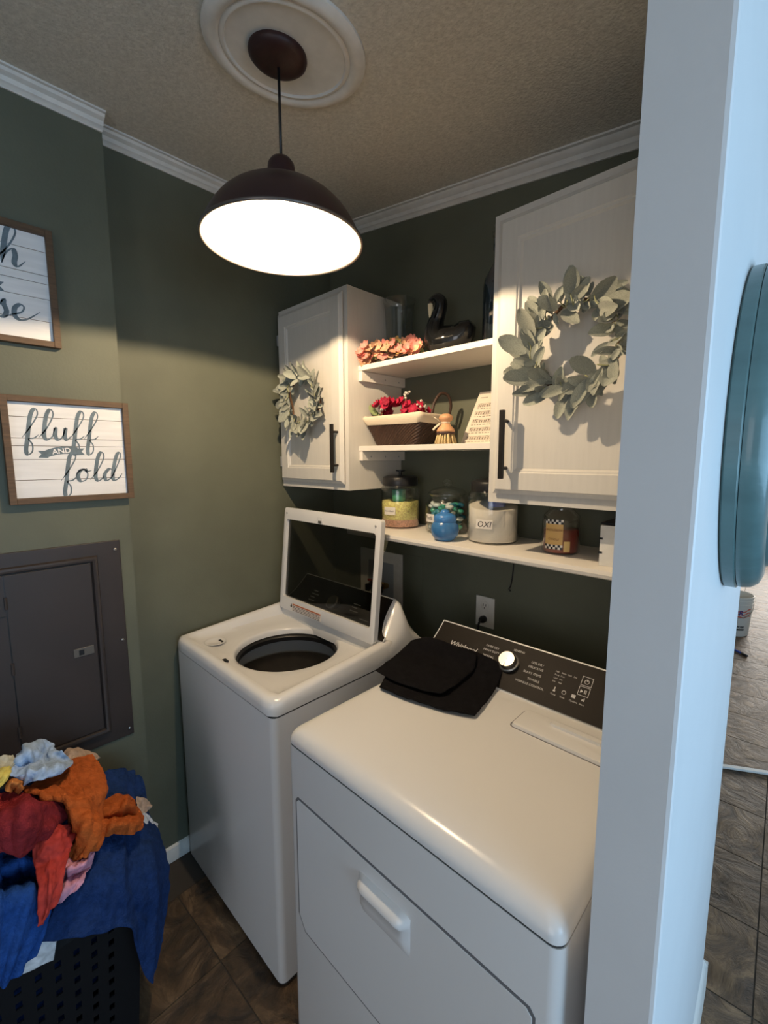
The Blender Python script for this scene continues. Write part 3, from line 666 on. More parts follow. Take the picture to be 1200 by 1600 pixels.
# ------------------------------------------------------------------ wall fittings
ob = thing('washer_outlet_box', (.34, 0, 1.06), 'white recessed washer hookup box in the wall behind the washer', 'outlet box')
x0, x1, z0, z1, b = .205, .470, .930, 1.192, .050
for a, c, d, e in ((x0, x0+b, z0, z1), (x1-b, x1, z0, z1), (x0+b, x1-b, z0, z0+b), (x0+b, x1-b, z1-b, z1)): MB().box((a, -.007, d), (c, -.0005, e)).build('flange', M_TRIM, ob)
mb = MB().box((x0+b, -.0030, z0+b), (x1-b, -.0006, z1-b)); mb.build('recess', mat('hookup_box_grey', (.35, .38, .42), .5), ob)
for i, (x, m_) in enumerate(((.30, mat('valve_red', (.30, .03, .02), .5)), (.375, mat('valve_brass', (.40, .25, .09), .35, metal=.8)))):
    v = MB().lathe([(.012, 0), (.012, .03), (.001, .03)], (x, -.032, 1.035), axis='y', n=16).build('valve', m_, ob, auto=40)
    MB().box((x-.016, -.040, 1.049), (x+.016, -.030, 1.058)).build('valve_lever', m_, v, bevel=.002)
for i, x in enumerate((.30, .375)):
    h = thing('water_hose', (x, -.05, .92), ('dark water hose on the left valve of the hookup box', 'dark water hose on the right valve of the hookup box')[i], 'hose')
    MB().tube(cat_rom([(x, -.050, 1.034), (x+.004, -.064, .99), (x-.02, -.07, .93), (x-.01, -.07, .80), (x+.03, -.075, .66)], 8), .011, 10).build('tube', M_BLACK, h, smooth=True)
    MB().lathe([(.015, 1.014), (.015, 1.036), (.011, 1.038)], (x, -.050, 0), n=12, cap1=True).build('coupling', M_BLACKM, h, auto=40)
ol = thing('wall_outlet', (.889, 0, 1.04), 'white duplex outlet on the wall behind the dryer', 'outlet')
MB().box((.850, -.0065, .980), (.928, -.0005, 1.097)).build('plate', M_TRIM, ol, bevel=.002)
for z in (1.064, 1.013):
    s = MB().lathe([(.0165, 0), (.0165, .0022), (.015, .003), (.001, .003)], (.889, -.0066, z), axis='y', n=24, M=Matrix.Scale(-1, 3, (0, 1, 0))).build('socket', M_TRIM, ol, auto=40)
    if z > 1.04:
        for x in (.8835, .8945): MB().box((x-.0012, -.0101, z-.002), (x+.0012, -.0094, z+.007)).build('slot', M_BLACK, s)
        MB().box((.887, -.0101, z-.011), (.891, -.0094, z-.007)).build('slot', M_BLACK, s)
pc = thing('power_plug', (.889, -.03, 1.01), 'black power plug and cord in the lower outlet socket', 'plug')
MB().lathe([(.013, -.0100), (.014, -.022), (.010, -.034), (.006, -.040)], (.889, 0, 1.013), axis='y', n=14, cap1=True, cap0=True).build('plug_body', M_BLACK, pc, auto=50)
MB().tube(cat_rom([(.889, -.034, 1.012), (.887, -.044, 1.000), (.885, -.046, .96), (.88, -.05, .86), (.87, -.06, .70)], 8), .0045, 8).build('cord', M_BLACK, pc, smooth=True)
cp = MB(); mwall = M_WALL
tag(MB().box((.475, -.0022, .960), (.583, -.0003, 1.200)).build('access_cover', M_WALL, bevel=.0015), 'flat green painted cover plate beside the hookup box', 'wall plate')
tag(MB().tube(cat_rom([(1.002, -.004, 1.316), (1.000, -.005, 1.26), (.996, -.004, 1.20), (.990, -.005, 1.160), (.984, -.005, 1.148), (.990, -.005, 1.140)], 6), .0022, 6).build('hanging_wire', M_BLACK, smooth=True), 'thin black wire hanging on the wall under the ledge', 'wire')

# ------------------------------------------------------------------ wreaths
def leaf_mesh(k):
    rnd = random.Random(100+k); n, m = 7, 4; rows = []
    L_, Wd = 1.0, (.40, .50, .36, .56, .45)[k]
    for i in range(n+1):
        t = i/n; w = Wd/2*(math.sin(PI*min(1, t**1.15*.94+.04))**.62)*(1 if t > 0 else .25)+.012
        row = []
        for j in range(m+1):
            s = 2*j/m-1
            row.append(Vector((t*L_, s*w, .10*abs(s)*w/Wd*2+(.22, .10, -.12, .16, -.05)[k]*(t*t)-.06*t+.015*rnd.uniform(-1, 1)*(abs(s) == 1))))
        rows.append(row)
    mb = MB().grid(rows); me = bpy.data.meshes.new('leaf'); me.from_pydata(mb.v, [], mb.f); me.update(); me.materials.append(M_LEAF)
    me.polygons.foreach_set('use_smooth', [True]*len(me.polygons)); return me
LEAVES = [leaf_mesh(k) for k in range(5)]
def put(me, name, parent, p, X, Z, sc):
    """instance a shared mesh: X = its long axis, Z = its facing"""
    o0 = ORG[parent.name]; X = Vector(X).normalized(); Z = Vector(Z); Z = (Z-X*Z.dot(X)).normalized(); Y = Z.cross(X)
    o = bpy.data.objects.new(name, me); COL.objects.link(o); o.parent = parent
    q = Vector(p)-o0; sc = sc if isinstance(sc, tuple) else (sc, sc, sc)
    o.matrix_local = Matrix(((X.x*sc[0], Y.x*sc[1], Z.x*sc[2], q.x), (X.y*sc[0], Y.y*sc[1], Z.y*sc[2], q.y), (X.z*sc[0], Y.z*sc[1], Z.z*sc[2], q.z), (0, 0, 0, 1)))
    return o
def wreath(cx, cz, yw, r, nl, size, seed, label, cw=1, gap=None):
    rnd = random.Random(seed); w = thing('leaf_wreath', (cx, yw, cz), label, 'wreath')
    ringp = []
    for i in range(41):
        a = 2*PI*i/40; rr = r*(1+.05*math.sin(3*a+seed)); ringp.append((cx+rr*math.cos(a), yw-.022-.006*math.sin(5*a), cz+rr*math.sin(a)))
    MB().tube(ringp, .0045, 7, cap=False).build('vine_ring', M_TWIG, w, smooth=True)
    ns = 12
    for i in range(ns):
        a = 2*PI*i/ns+rnd.uniform(-.1, .1); P = []
        for k in range(6):
            b = a+cw*k*.13; rr = r*(1+rnd.uniform(-.07, .10)+.02*k*rnd.choice((-1, 1))); P.append((cx+rr*math.cos(b), yw-.025-.004*k-rnd.uniform(0, .006), cz+rr*math.sin(b)))
        MB().tube(cat_rom(P, 3), .0016, 5).build('stem', M_STEM, w, smooth=True)
    for i in range(nl):
        a = 2*PI*(i+rnd.uniform(-.4, .4))/nl
        side = (1, -1, .25, 1)[i % 4]*rnd.uniform(.5, 1.25)
        rad = Vector((math.cos(a), 0, math.sin(a))); tan = Vector((-math.sin(a), 0, math.cos(a)))*cw
        X = tan*rnd.uniform(.1, 1.2)+rad*side+Vector((rnd.uniform(-.35, .35), -rnd.uniform(.05, .9), rnd.uniform(-.35, .35)))
        Z = Vector((rnd.uniform(-.5, .5), -1, rnd.uniform(-.5, .5)))-rad*side*.3
        sc = size*rnd.choice((.5, .7, .85, 1., 1.15, 1.3)); p = Vector((cx, yw-.024-rnd.uniform(0, .018), cz))+rad*r*rnd.uniform(.84, 1.16)
        if side < 0: sc *= .82
        put(LEAVES[rnd.randrange(5)], 'leaf', w, p, X, Z, (sc, sc*rnd.uniform(.85, 1.15), sc))
    return w
wreath(1.308, 1.876, -.3185, .098, 135, .060, 3, 'large grey-green leaf wreath on the cabinet door above the dryer', -1)
wreath(.240, 1.850, -.3185, .096, 145, .055, 8, 'small grey-green leaf wreath on the cabinet door above the washer', 1)

# ------------------------------------------------------------------ flowers: shared blossom meshes
def blossom_mesh(name, m, petals, cup, rng):
    mb = MB(); rnd = random.Random(rng)
    for k in range(petals):
        a = 2*PI*k/petals+rnd.uniform(-.1, .1); d = Vector((math.cos(a), math.sin(a), 0)); t = Vector((-d.y, d.x, 0)); rows = []
        for i in range(5):
            q = i/4; w = .42*math.sin(PI*(.12+.80*q))*1.0; row = []
            for j in (-1, 0, 1): row.append(d*(q*1.0)+t*(j*w)+Vector((0, 0, cup*q*q+.12*abs(j)+rnd.uniform(-.05, .05))))
            rows.append(row)
        mb.grid(rows)
    me = bpy.data.meshes.new(name); me.from_pydata(mb.v, [], mb.f); me.update(); me.materials.append(m); me.polygons.foreach_set('use_smooth', [True]*len(me.polygons)); return me
M_PEACH = mat('peach_petal', (.78, .40, .27), .8, var=.3, vscale=40, obj_var=.25, col2='#f3bf93')
M_CORAL = mat('coral_petal', (.74, .30, .24), .8, var=.3, vscale=40, obj_var=.2)
M_YELP = mat('yellow_petal', (.78, .48, .15), .8, var=.3, vscale=40, obj_var=.2)
M_CRIM = mat('crimson_petal', (.42, .010, .045), .75, var=.3, vscale=30, obj_var=.3)
M_BUD = mat('white_bud', (.72, .66, .58), .8)
M_GLEAF = mat('garland_leaf', (.20, .24, .10), .8, obj_var=.2, var=.1)
BL = [blossom_mesh('blossom', m_, n_, c_, i) for i, (m_, n_, c_) in enumerate(((M_PEACH, 5, .35), (M_CORAL, 6, .45), (M_YELP, 5, .3), (M_CORAL, 9, .8)))]
CR = [blossom_mesh('blossom', M_CRIM, n_, c_, 20+i) for i, (n_, c_) in enumerate(((7, .5), (9, .9), (6, .3)))]
LG = LEAVES[1].copy(); LG.materials.clear(); LG.materials.append(M_GLEAF)
SZ1 = 1.9611
ga = thing('flower_garland', (.57, -.18, SZ1), 'peach and coral artificial flower garland on a twig at the upper shelf edge', 'flowers')
tw = cat_rom([(.485, -.240, SZ1-.004), (.49, -.225, SZ1+.012), (.53, -.19, SZ1+.030), (.60, -.165, SZ1+.040), (.67, -.16, SZ1+.030), (.712, -.175, SZ1+.018)], 6)
MB().tube(tw, .0028, 6).build('twig', M_TWIG, ga, smooth=True)
for q in ((.02, .02), (-.02, .025), (.03, .012)):
    MB().tube([v+Vector((0, q[0]*math.sin(i/5), q[1]*math.sin(i/4)-.006)) for i, v in enumerate(tw[4:])], .002, 5).build('twig', M_TWIG, ga, smooth=True)
rnd = random.Random(5)
for i in range(76):
    t = rnd.random(); p = tw[min(len(tw)-1, 2+int(t*(len(tw)-3)))]+Vector((rnd.uniform(-.015, .015), rnd.uniform(-.03, .02), rnd.uniform(-.006, .062)*(1-.5*t)))
    p.z = max(p.z, SZ1+.013); p.x = max(p.x, .483)
    Zd = Vector((rnd.uniform(-.4, .9), -1, rnd.uniform(0, .9)))
    put(BL[rnd.choice((0, 0, 0, 1, 2, 3))], 'blossom', ga, p, Zd.orthogonal(), Zd, rnd.uniform(.014, .023))
for i in range(12):
    p = tw[3+rnd.randrange(len(tw)-4)]+Vector((0, rnd.uniform(-.02, .02), rnd.uniform(.0, .03)))
    put(LG, 'leaf', ga, p, (rnd.uniform(-1, 1), rnd.uniform(-.6, .2), rnd.uniform(.1, 1)), (.2, -1, .3), rnd.uniform(.025, .045))

# ------------------------------------------------------------------ upper shelf: vase, goose, bottle
v = thing('glass_vase', (.515, -.085, SZ1), 'clear glass vase behind the flower garland', 'vase')
MB().lathe([(.001, .003), (.046, .003), (.048, .012), (.050, .06), (.052, .15), (.056, .22), (.064, .262), (.0625, .262), (.054, .22), (.0495, .15), (.0475, .06), (.045, .014), (.001, .012)], (.522, -.085, SZ1-.002), n=40).build('glass', M_VASE, v, smooth=True)
g = thing('goose_figurine', (.80, -.13, SZ1), 'glossy black ceramic goose figurine on the upper shelf', 'figurine')
M_GOOSE = mat('black_glaze', (.008, .008, .008), .12, coat=.5)
sp_ = cat_rom([(.880, -.118, 2.058), (.862, -.120, 2.044), (.832, -.125, 2.022), (.795, -.135, 2.016), (.762, -.145, 2.018), (.748, -.150, 2.045), (.755, -.150, 2.085), (.768, -.150, 2.115), (.772, -.150, 2.138), (.760, -.152, 2.152), (.742, -.155, 2.148), (.735, -.157, 2.140)], 5)
rr_ = []
ctrl = [.018, .036, .046, .050, .047, .038, .027, .0235, .0235, .0225, .018, .010]
for i in range(len(ctrl)-1):
    for j in range(5): rr_.append(ctrl[i]+(ctrl[i+1]-ctrl[i])*j/5)
rr_.append(.010)
sp_ = [Vector((p.x, p.y, max(p.z, SZ1+.002+r*.98))) for p, r in zip(sp_, rr_)]
MB().tube(sp_, rr_, 20).build('body', M_GOOSE, g, smooth=True)
M_BEAK = mat('pale_gold_beak', (.86, .76, .52), .25, coat=.6)
MB().loft([[Vector((x+a*w, -.166-b, z+b*0)) for a, b in ((-1, 0), (-.6, .008), (.6, .008), (1, 0), (.6, -.006), (-.6, -.006))] for x, z, w in ((.741, 2.140, .0085), (.742, 2.122, .0088), (.744, 2.104, .0078), (.745, 2.094, .0062))], True, True, True).build('beak', M_BEAK, g, auto=50)
for s in (-1, 1): MB().ball((.752+s*.020, -.160, 2.150), .0035, 8, 6).build('eye', M_BEAK, g, smooth=True)
bt = thing('glass_bottle', (.975, -.115, SZ1), 'tall clear glass bottle beside the large cabinet on the upper shelf', 'bottle')
MB().lathe([(.001, .003), (.046, .003), (.050, .010), (.050, .19), (.046, .215), (.030, .245), (.019, .262), (.017, .30), (.021, .302), (.021, .335), (.017, .336), (.015, .30), (.017, .262), (.028, .243), (.044, .213), (.048, .19), (.048, .012), (.001, .010)], (.975, -.115, SZ1-.002), n=36).build('glass', M_BOTTLE, bt, smooth=True)
MB().lathe([(.0145, .300), (.0155, .340), (.024, .342), (.026, .356), (.022, .372), (.010, .380), (.001, .381)], (.975, -.115, SZ1-.002), n=24).build('stopper', M_GLASS, bt, smooth=True)

# ------------------------------------------------------------------ lower shelf: wicker basket, flowers, brush, sheet music
SZ2 = 1.6608
wb = thing('wicker_basket', (.62, -.14, SZ2), 'dark wicker basket with cream cloth liner and loop handle', 'basket')
M_WICK = mat('dark_wicker', (.045, .022, .014), .55, var=.35, vscale=90, stretch=(1, 1, 3))
M_LINER = mat('cream_liner', (.70, .60, .46), .85, bump=.3, bscale=120)
def bring(t, ins=0.):
    """basket outline at height t in 0..1"""
    a, b = .100+.044*t-ins, .058+.022*t-ins; return rrect(.600-a, .600+a, -.140-b, -.140+b, .022, 4)
rings = []; nr = 17
for k in range(nr):
    t = k/(nr-1); base_ = bring(t); fine = []
    for i in range(len(base_)):
        p, q = Vector(base_[i]), Vector(base_[(i+1) % len(base_)]); m_ = max(1, int((q-p).length/.007))
        m_ = {True: 26, False: 1}[(q-p).length > .12] if (q-p).length > .12 else (12 if (q-p).length > .03 else 1)
        for j in range(m_): fine.append(p.lerp(q, j/m_))
    c = Vector((.600, -.140)); R = []
    for i, p in enumerate(fine):
        e = (p-c).normalized()*(.0022 if (i+k) % 2 else -.0012); R.append(Vector((p.x+e.x, p.y+e.y, SZ2+.001+.098*t)))
    rings.append(R)
MB().loft(rings, True, True, False).build('weave', M_WICK, wb)
L0 = []
for t, ins, z in ((.72, -.005, .078), (.86, -.007, .088), (.98, -.008, .100), (1.03, -.005, .112), (1.03, .004, .116), (.95, .010, .108), (.6, .012, .07)):
    base_ = bring(t, ins); R = []
    for i, p in enumerate(base_): R.append(Vector((p[0]+.0012*math.sin(i*2.1+t*9), p[1]+.0012*math.cos(i*1.7+t*7), SZ2+z+.0022*math.sin(i*1.3+t*5))))
    L0.append(R)
MB().loft(L0).build('liner', M_LINER, wb, smooth=True, sub=1)
hp = cat_rom([(.738, -.150, SZ2+.105), (.742, -.140, SZ2+.150), (.752, -.118, SZ2+.182), (.764, -.090, SZ2+.178), (.764, -.070, SZ2+.145), (.752, -.066, SZ2+.105)], 6)
MB().tube(hp, .0055, 8).build('handle', M_WICK, wb, smooth=True)
fb = thing('crimson_flowers', (.58, -.13, SZ2+.1), 'crimson artificial flowers heaped in the wicker basket', 'flowers')
rnd = random.Random(11)
for i in range(34):
    x = rnd.uniform(.490, .690); hgt = .118+.060*math.exp(-((x-.555)/.05)**2)+.02*math.exp(-((x-.66)/.02)**2)
    p = Vector((x, -.140+rnd.uniform(-.055, .045), SZ2+hgt*rnd.uniform(.86, 1.05)))
    Zd = Vector((rnd.uniform(-.7, .7), -1, rnd.uniform(.1, 1.2)))
    put(CR[rnd.randrange(3)], 'blossom', fb, p, Zd.orthogonal(), Zd, rnd.uniform(.016, .026))
for (cx_, cy_, cz_, n_) in ((.505, -.17, .150, 9), (.595, -.13, .190, 10), (.675, -.14, .150, 6), (.70, -.14, .133, 4)):
    for i in range(n_):
        p = Vector((cx_+rnd.uniform(-.016, .016), cy_+rnd.uniform(-.01, .01), SZ2+cz_+rnd.uniform(-.014, .014)))
        bd_ = MB().ball(p, rnd.uniform(.0035, .0055), 7, 5).build('bud', M_BUD, fb, smooth=True)
    MB().tube([(cx_+.005, cy_+.01, SZ2+.09), (cx_, cy_, SZ2+cz_)], .0014, 5).build('stem', M_GLEAF, fb)
put(LG, 'leaf', fb, (.495, -.185, SZ2+.118), (-.5, -.2, .8), (.2, -1, .3), .05)
put(LG, 'leaf', fb, (.500, -.175, SZ2+.118), (-.9, -.2, .5), (.2, -1, .3), .045)

br = thing('dish_brush', (.838, -.200, SZ2), 'wooden-handled dish brush standing on its bristles', 'brush')
M_BEECH = mat('beech_wood', (.62, .33, .17), .5, var=.12, vscale=30, stretch=(1, 1, .2))
M_BRIS = mat('tan_bristle', (.66, .50, .25), .8, var=.2, vscale=80)
hd = MB().lathe([(.001, .101), (.012, .100), (.021, .094), (.0235, .087), (.021, .080), (.014, .073), (.0135, .069), (.018, .062), (.027, .052), (.030, .045), (.030, .041)], (.838, -.200, SZ2), n=28, cap1=True).build('handle', M_BEECH, br, smooth=True)
MB().lathe([(.0295, .041), (.0305, .040), (.0305, .034), (.0295, .033)], (.838, -.200, SZ2), n=28).build('collar', mat('dark_collar', (.06, .03, .025), .6), br, smooth=True)
for i in range(40):
    a = 2.39996*i; q = math.sqrt((i+.5)/40); p = Vector((.838+.027*q*math.cos(a), -.200+.027*q*math.sin(a), SZ2+.036)); e = Vector((.838+.037*q*math.cos(a), -.200+.037*q*math.sin(a), SZ2+.001))
    MB().tube([p, p.lerp(e, .5)+Vector((0, 0, .001)), e], [.0026, .0034, .0038], 5).build('bristle_tuft', M_BRIS, br, smooth=True)
mt = MB(); tg = thing('cloth_tie', (.805, -.205, SZ2+.08), 'pale ribbon tied around the neck of the dish brush', 'ribbon')
for P in ([(.826, -.214, SZ2+.072), (.812, -.220, SZ2+.088), (.802, -.222, SZ2+.092)], [(.822, -.214, SZ2+.071), (.810, -.222, SZ2+.060), (.800, -.224, SZ2+.050)]):
    q = [Vector(p) for p in cat_rom(P, 4)]; MB().grid([q, [p+Vector((.006, -.001, -.005)) for p in q]]).build('tail', M_LINER, tg, solid=.001, smooth=True)
MB().lathe([(.0142, .069), (.0150, .0705), (.0150, .0725), (.0142, .074)], (.838, -.200, SZ2), n=20).build('loop', M_LINER, tg, smooth=True)
mc = thing('sheet_music_card', (.95, -.07, SZ2), 'cream sheet music card leaning against the back wall', 'card')
co = Vector((.855, -.135, SZ2+.001)); cu_ = Vector((1, 0, 0)); cv_ = Vector((0, .115, .185)); ch_ = cv_.length; cv_.normalize(); cn_ = cu_.cross(cv_)
MB().obox(co, cu_*.168, cv_*ch_, cn_*.002).build('paper', mat('aged_paper', (.72, .64, .53), .8, var=.05, vscale=12), mc)
M_NOTE = mat('printed_notes', (.16, .12, .09), .9)
pr = MB(); rnd = random.Random(2)
def cardq(u, w_, v_, h_): pr.obox(co+cu_*u+cv_*v_+cn_*.0021, cu_*w_, cv_*h_, cn_*.0003)
for k, b_ in enumerate((.165, .132, .098, .064, .030)):
    for l in range(5): cardq(.012, .146, b_-l*.0035, .0006)
    u = .018
    while u < .155:
        cardq(u, .0022, b_-.012-rnd.uniform(0, .003), .010); cardq(u-.0012, .0042, b_-.003-rnd.uniform(0, .010), .0026)
        if rnd.random() < .4: cardq(u, .010, b_-.001, .0018)
        u += rnd.uniform(.006, .012)
    u = .014
    while u < .15: w_ = rnd.uniform(.005, .012); cardq(u, w_, b_-.0225, .0022); u += w_+.004
cardq(.07, .05, .196, .003); cardq(.012, .03, .190, .002); cardq(.12, .035, .188, .002)
pr.build('music_print', M_NOTE, mc)['kind'] = 'stuff'

# ------------------------------------------------------------------ jars and things on the ledge
def jar_glass(root, c, r, h, mouth, hm, z=LZ):
    return MB().lathe([(.001, .002), (r-.006, .002), (r, .008), (r, h), (r-.002, h+.008), (mouth+.001, h+.020), (mouth, hm), (mouth-.003, hm), (mouth-.003, h+.018), (r-.005, h+.006), (r-.0035, h), (r-.0035, .010), (.001, .006)], (c[0], c[1], z), n=48).build('glass', M_GLASS, root, smooth=True)
def black_lid(root, c, r, z0, knob=True):
    l = MB().lathe([(r, 0), (r+.001, .002), (r+.001, .030), (r-.002, .034), (r*.75, .040), (.010, .042), (.001, .042)], (c[0], c[1], z0), n=48).build('lid', M_BLACK, root, auto=50)
    if knob: MB().lathe([(.007, .040), (.006, .054), (.018, .057), (.018, .062), (.001, .063)], (c[0], c[1], z0), n=24).build('knob', M_BLACK, l, auto=50)
    return l
def paper_label(root, c, r, a0, a1, z0, z1, words, size, m_=None, name='label', ink=None, curved=True):
    T, B = [], []
    for i in range(9):
        a = math.radians(a0+(a1-a0)*i/8); T.append(Vector((c[0]+r*math.cos(a), c[1]+r*math.sin(a), z1))); B.append(T[-1]+Vector((0, 0, z0-z1)))
    l = MB().grid([T, B]).build(name, m_ or MATS['label_paper2'], root, smooth=True)
    for s, aa, zz, sz in words:
        me_o = text('lettering', s, sz, (0, 0, 0), (1, 0, 0), (0, 1, 0), ink or M_BLACK, l, align='CENTER', shear=.2, off=0, extrude=0)
        o0 = ORG[root.name]
        for vv in me_o.data.vertices:
            q = vv.co+o0; a = math.radians(aa)+q.x/r; vv.co = Vector((c[0]+(r+.0007)*math.cos(a), c[1]+(r+.0007)*math.sin(a), zz+q.y))-o0
    return l
mat('label_paper2', (.74, .70, .64), .8)
face_a = -48.   # direction towards the room and the viewer
# yellow beads
c = (.548, -.105); r = .078
j = thing('bead_jar', (c[0], c[1], LZ), 'glass jar of yellow laundry beads with a black lid', 'jar')
jar_glass(j, c, r, .150, .068, .172); black_lid(j, c, .069, LZ+.166)
M_BEAD = mat('yellow_beads', (.95, .74, .27), .6, var=.3, vscale=170, bump=1.0, bscale=170, detail=2)
M_BEADP = mat('pink_beads', (.82, .42, .30), .6, var=.3, vscale=170, bump=1.0, bscale=170, detail=2)
MB().lathe([(.001, .007), (r-.006, .007), (r-.0042, .010), (r-.0042, .034)], (c[0], c[1], LZ), n=48).build('pink_bead_layer', M_BEADP, j, smooth=True)
R = []
for rr2, zz in ((r-.0042, .034), (r-.0042, .104), (r-.012, .106), (.045, .100), (.02, .102), (.001, .101)):
    R.append([Vector((c[0]+rr2*math.cos(2*PI*i/48), c[1]+rr2*math.sin(2*PI*i/48), LZ+zz+(.004*noise.noise(Vector((i*.5, rr2*60, 0))) if zz > .05 else 0))) for i in range(48)])
MB().loft(R).build('yellow_bead_layer', M_BEAD, j, smooth=True)
paper_label(j, c, r+.0006, -100, -62, LZ+.055, LZ+.085, [('Scent Beads', -81, LZ+.067, .0085)], .01)
sc_ = MB().lathe([(.022, .103), (.026, .106), (.028, .150), (.026, .150), (.024, .110), (.001, .108)], (c[0], c[1]-.008, LZ), n=24).build('scoop', mat('green_scoop', (.05, .28, .15), .4), j, smooth=True)
# pods jar
c = (.769, -.090); r = .081
j = thing('pod_jar', (c[0], c[1], LZ), 'glass jar of green laundry pods with a glass lid', 'jar')
MB().lathe([(.001, .002), (r-.010, .002), (r-.002, .012), (r+.001, .06), (r-.002, .105), (r-.012, .120), (.064, .128), (.062, .140), (.066, .143), (.063, .143), (.059, .138), (.060, .127), (r-.016, .117), (r-.006, .104), (r-.003, .06), (r-.006, .014), (.001, .007)], (c[0], c[1], LZ), n=48).build('glass', M_GLASS, j, smooth=True)
l = MB().lathe([(.060, .138), (.070, .142), (.071, .148), (.060, .158), (.035, .166), (.014, .172), (.001, .172)], (c[0], c[1], LZ), n=40).build('lid', M_GLASS, j, smooth=True)
MB().ball((c[0], c[1], LZ+.184), (.019, .019, .014), 20, 10).build('knob', M_GLASS, l, smooth=True)
M_POD = [mat('green_pod', (.05, .34, .24), .25, coat=.5), mat('white_pod', (.70, .76, .74), .3, coat=.5), mat('teal_pod', (.04, .22, .30), .25, coat=.5)]
rnd = random.Random(9); pods = []
tries = 0
while len(pods) < 90 and tries < 20000:
    tries += 1
    q = rnd.random()**.5*(r-.024); a = rnd.uniform(0, 2*PI); p = Vector((c[0]+q*math.cos(a), c[1]+q*math.sin(a), LZ+.018+rnd.random()**1.3*.088))
    if all((p-o_).length > .0185 for o_ in pods): pods.append(p)
for p in pods:
    MX = Matrix.Rotation(rnd.uniform(0, 6), 3, 'Z') @ Matrix.Rotation(rnd.uniform(-1, 1), 3, 'X')
    MB().ball(p, (.0165, .0125, .0085), 10, 6, MX).build('pod', rnd.choice(M_POD), j, smooth=True)
paper_label(j, c, r+.0022, -118, -88, LZ+.045, LZ+.074, [('Pods', -106, LZ+.054, .020)], .01)
# blue globe
c = (.861, -.228); r = .047
j = thing('blue_globe_bottle', (c[0], c[1], LZ), 'small round blue bottle with screw cap standing in front of the jars', 'bottle')
M_BLUEG = mat('blue_translucent', (.06, .24, .56), .25, trans=.35, coat=.3)
MB().lathe([(.001, .001), (.026, .001), (.034, .006), (.044, .020), (.0475, .036), (.045, .052), (.037, .064), (.034, .067)], (c[0], c[1], LZ), n=40, cap1=True).build('body', M_BLUEG, j, smooth=True)
cpp = MB().lathe([(.0365, .064), (.038, .066), (.0375, .078), (.034, .086), (.022, .092), (.010, .094), (.001, .094)], (c[0], c[1], LZ), n=40).build('cap', mat('blue_cap', (.05, .20, .50), .3, coat=.3), j, auto=50)
MB().lathe([(.016, .090), (.015, .100), (.008, .104), (.001, .104)], (c[0], c[1], LZ), n=20).build('cap_nub', MATS['blue_cap'], cpp, smooth=True)
# powder jar
c = (.984, -.130); r = .083
j = thing('powder_jar', (c[0], c[1], LZ), 'glass jar of white powder with black lid, labelled OXI', 'jar')
jar_glass(j, c, r, .150, .072, .172); black_lid(j, c, .073, LZ+.166, True)
R = []
for rr2, zz in ((.001, .007), (r-.006, .007), (r-.0042, .010), (r-.0042, .118), (r-.010, .120), (.05, .118), (.001, .114)):
    R.append([Vector((c[0]+rr2*math.cos(2*PI*i/48), c[1]+rr2*math.sin(2*PI*i/48), LZ+zz+((.010*math.cos(2*PI*i/48-2.2)) if zz > .05 else 0))) for i in range(48)])
MB().loft(R).build('powder', mat('white_powder', (.80, .74, .66), .9, bump=.3, bscale=120), j, smooth=True)
paper_label(j, c, r+.0006, -98, -60, LZ+.052, LZ+.082, [('OXI', -79, LZ+.058, .026)], .01)
MB().lathe([(.024, .118), (.028, .121), (.030, .138), (.028, .138), (.001, .124)], (c[0]+.02, c[1]-.012, LZ), n=24).build('scoop', mat('blue_scoop', (.03, .06, .26), .4), j, smooth=True)
# candle
c = (1.222, -.152); r = .0525
j = thing('jar_candle', (c[0], c[1], LZ), 'red jar candle with a checkered label', 'candle')
MB().lathe([(.001, .002), (r-.006, .002), (r, .008), (r, .098), (r-.004, .112), (.036, .124), (.035, .138), (.038, .140), (.038, .150), (.034, .150), (.031, .124), (r-.008, .110), (r-.004, .098), (r-.004, .010), (.001, .007)], (c[0], c[1], LZ), n=44).build('glass', M_GLASS, j, smooth=True)
MB().lathe([(.001, .007), (r-.006, .007), (r-.0044, .010), (r-.0044, .070), (.001, .069)], (c[0], c[1], LZ), n=40).build('wax', mat('red_wax', (.22, .025, .015), .4), j, smooth=True)
MB().tube([(c[0], c[1], LZ+.069), (c[0]+.001, c[1], LZ+.082)], .0012, 6).build('wick', M_BLACK, j)
ml = paper_label(j, c, r+.0006, -118, -62, LZ+.018, LZ+.100, [('CANDLEBERRY', -90, LZ+.070, .0088), ('CANDLE', -90, LZ+.044, .008)], .01, mat('gold_label', (.66, .42, .15), .6), ink=mat('label_brown_ink', (.22, .07, .03), .7))
def chk(z0, nrow):
    for k in range(nrow):
        for i in range(8):
            a0, a1 = -118+56*i/8, -118+56*(i+1)/8; T = []
            for a in (a0, (a0+a1)/2, a1): T.append((c[0]+(r+.0011)*math.cos(math.radians(a)), c[1]+(r+.0011)*math.sin(math.radians(a))))
            MB().grid([[Vector((x, y, z0+.0065*(k+1))) for x, y in T], [Vector((x, y, z0+.0065*k)) for x, y in T]]).build('check', M_BLACK if (i+k) % 2 else MATS['label_paper2'], ml)
chk(LZ+.018, 2); chk(LZ+.090, 2)
paper_label(j, c, r+.0006, -59, -40, LZ+.012, LZ+.042, [], .01, mat('gold_label_small', (.62, .44, .18), .6), 'side_label')
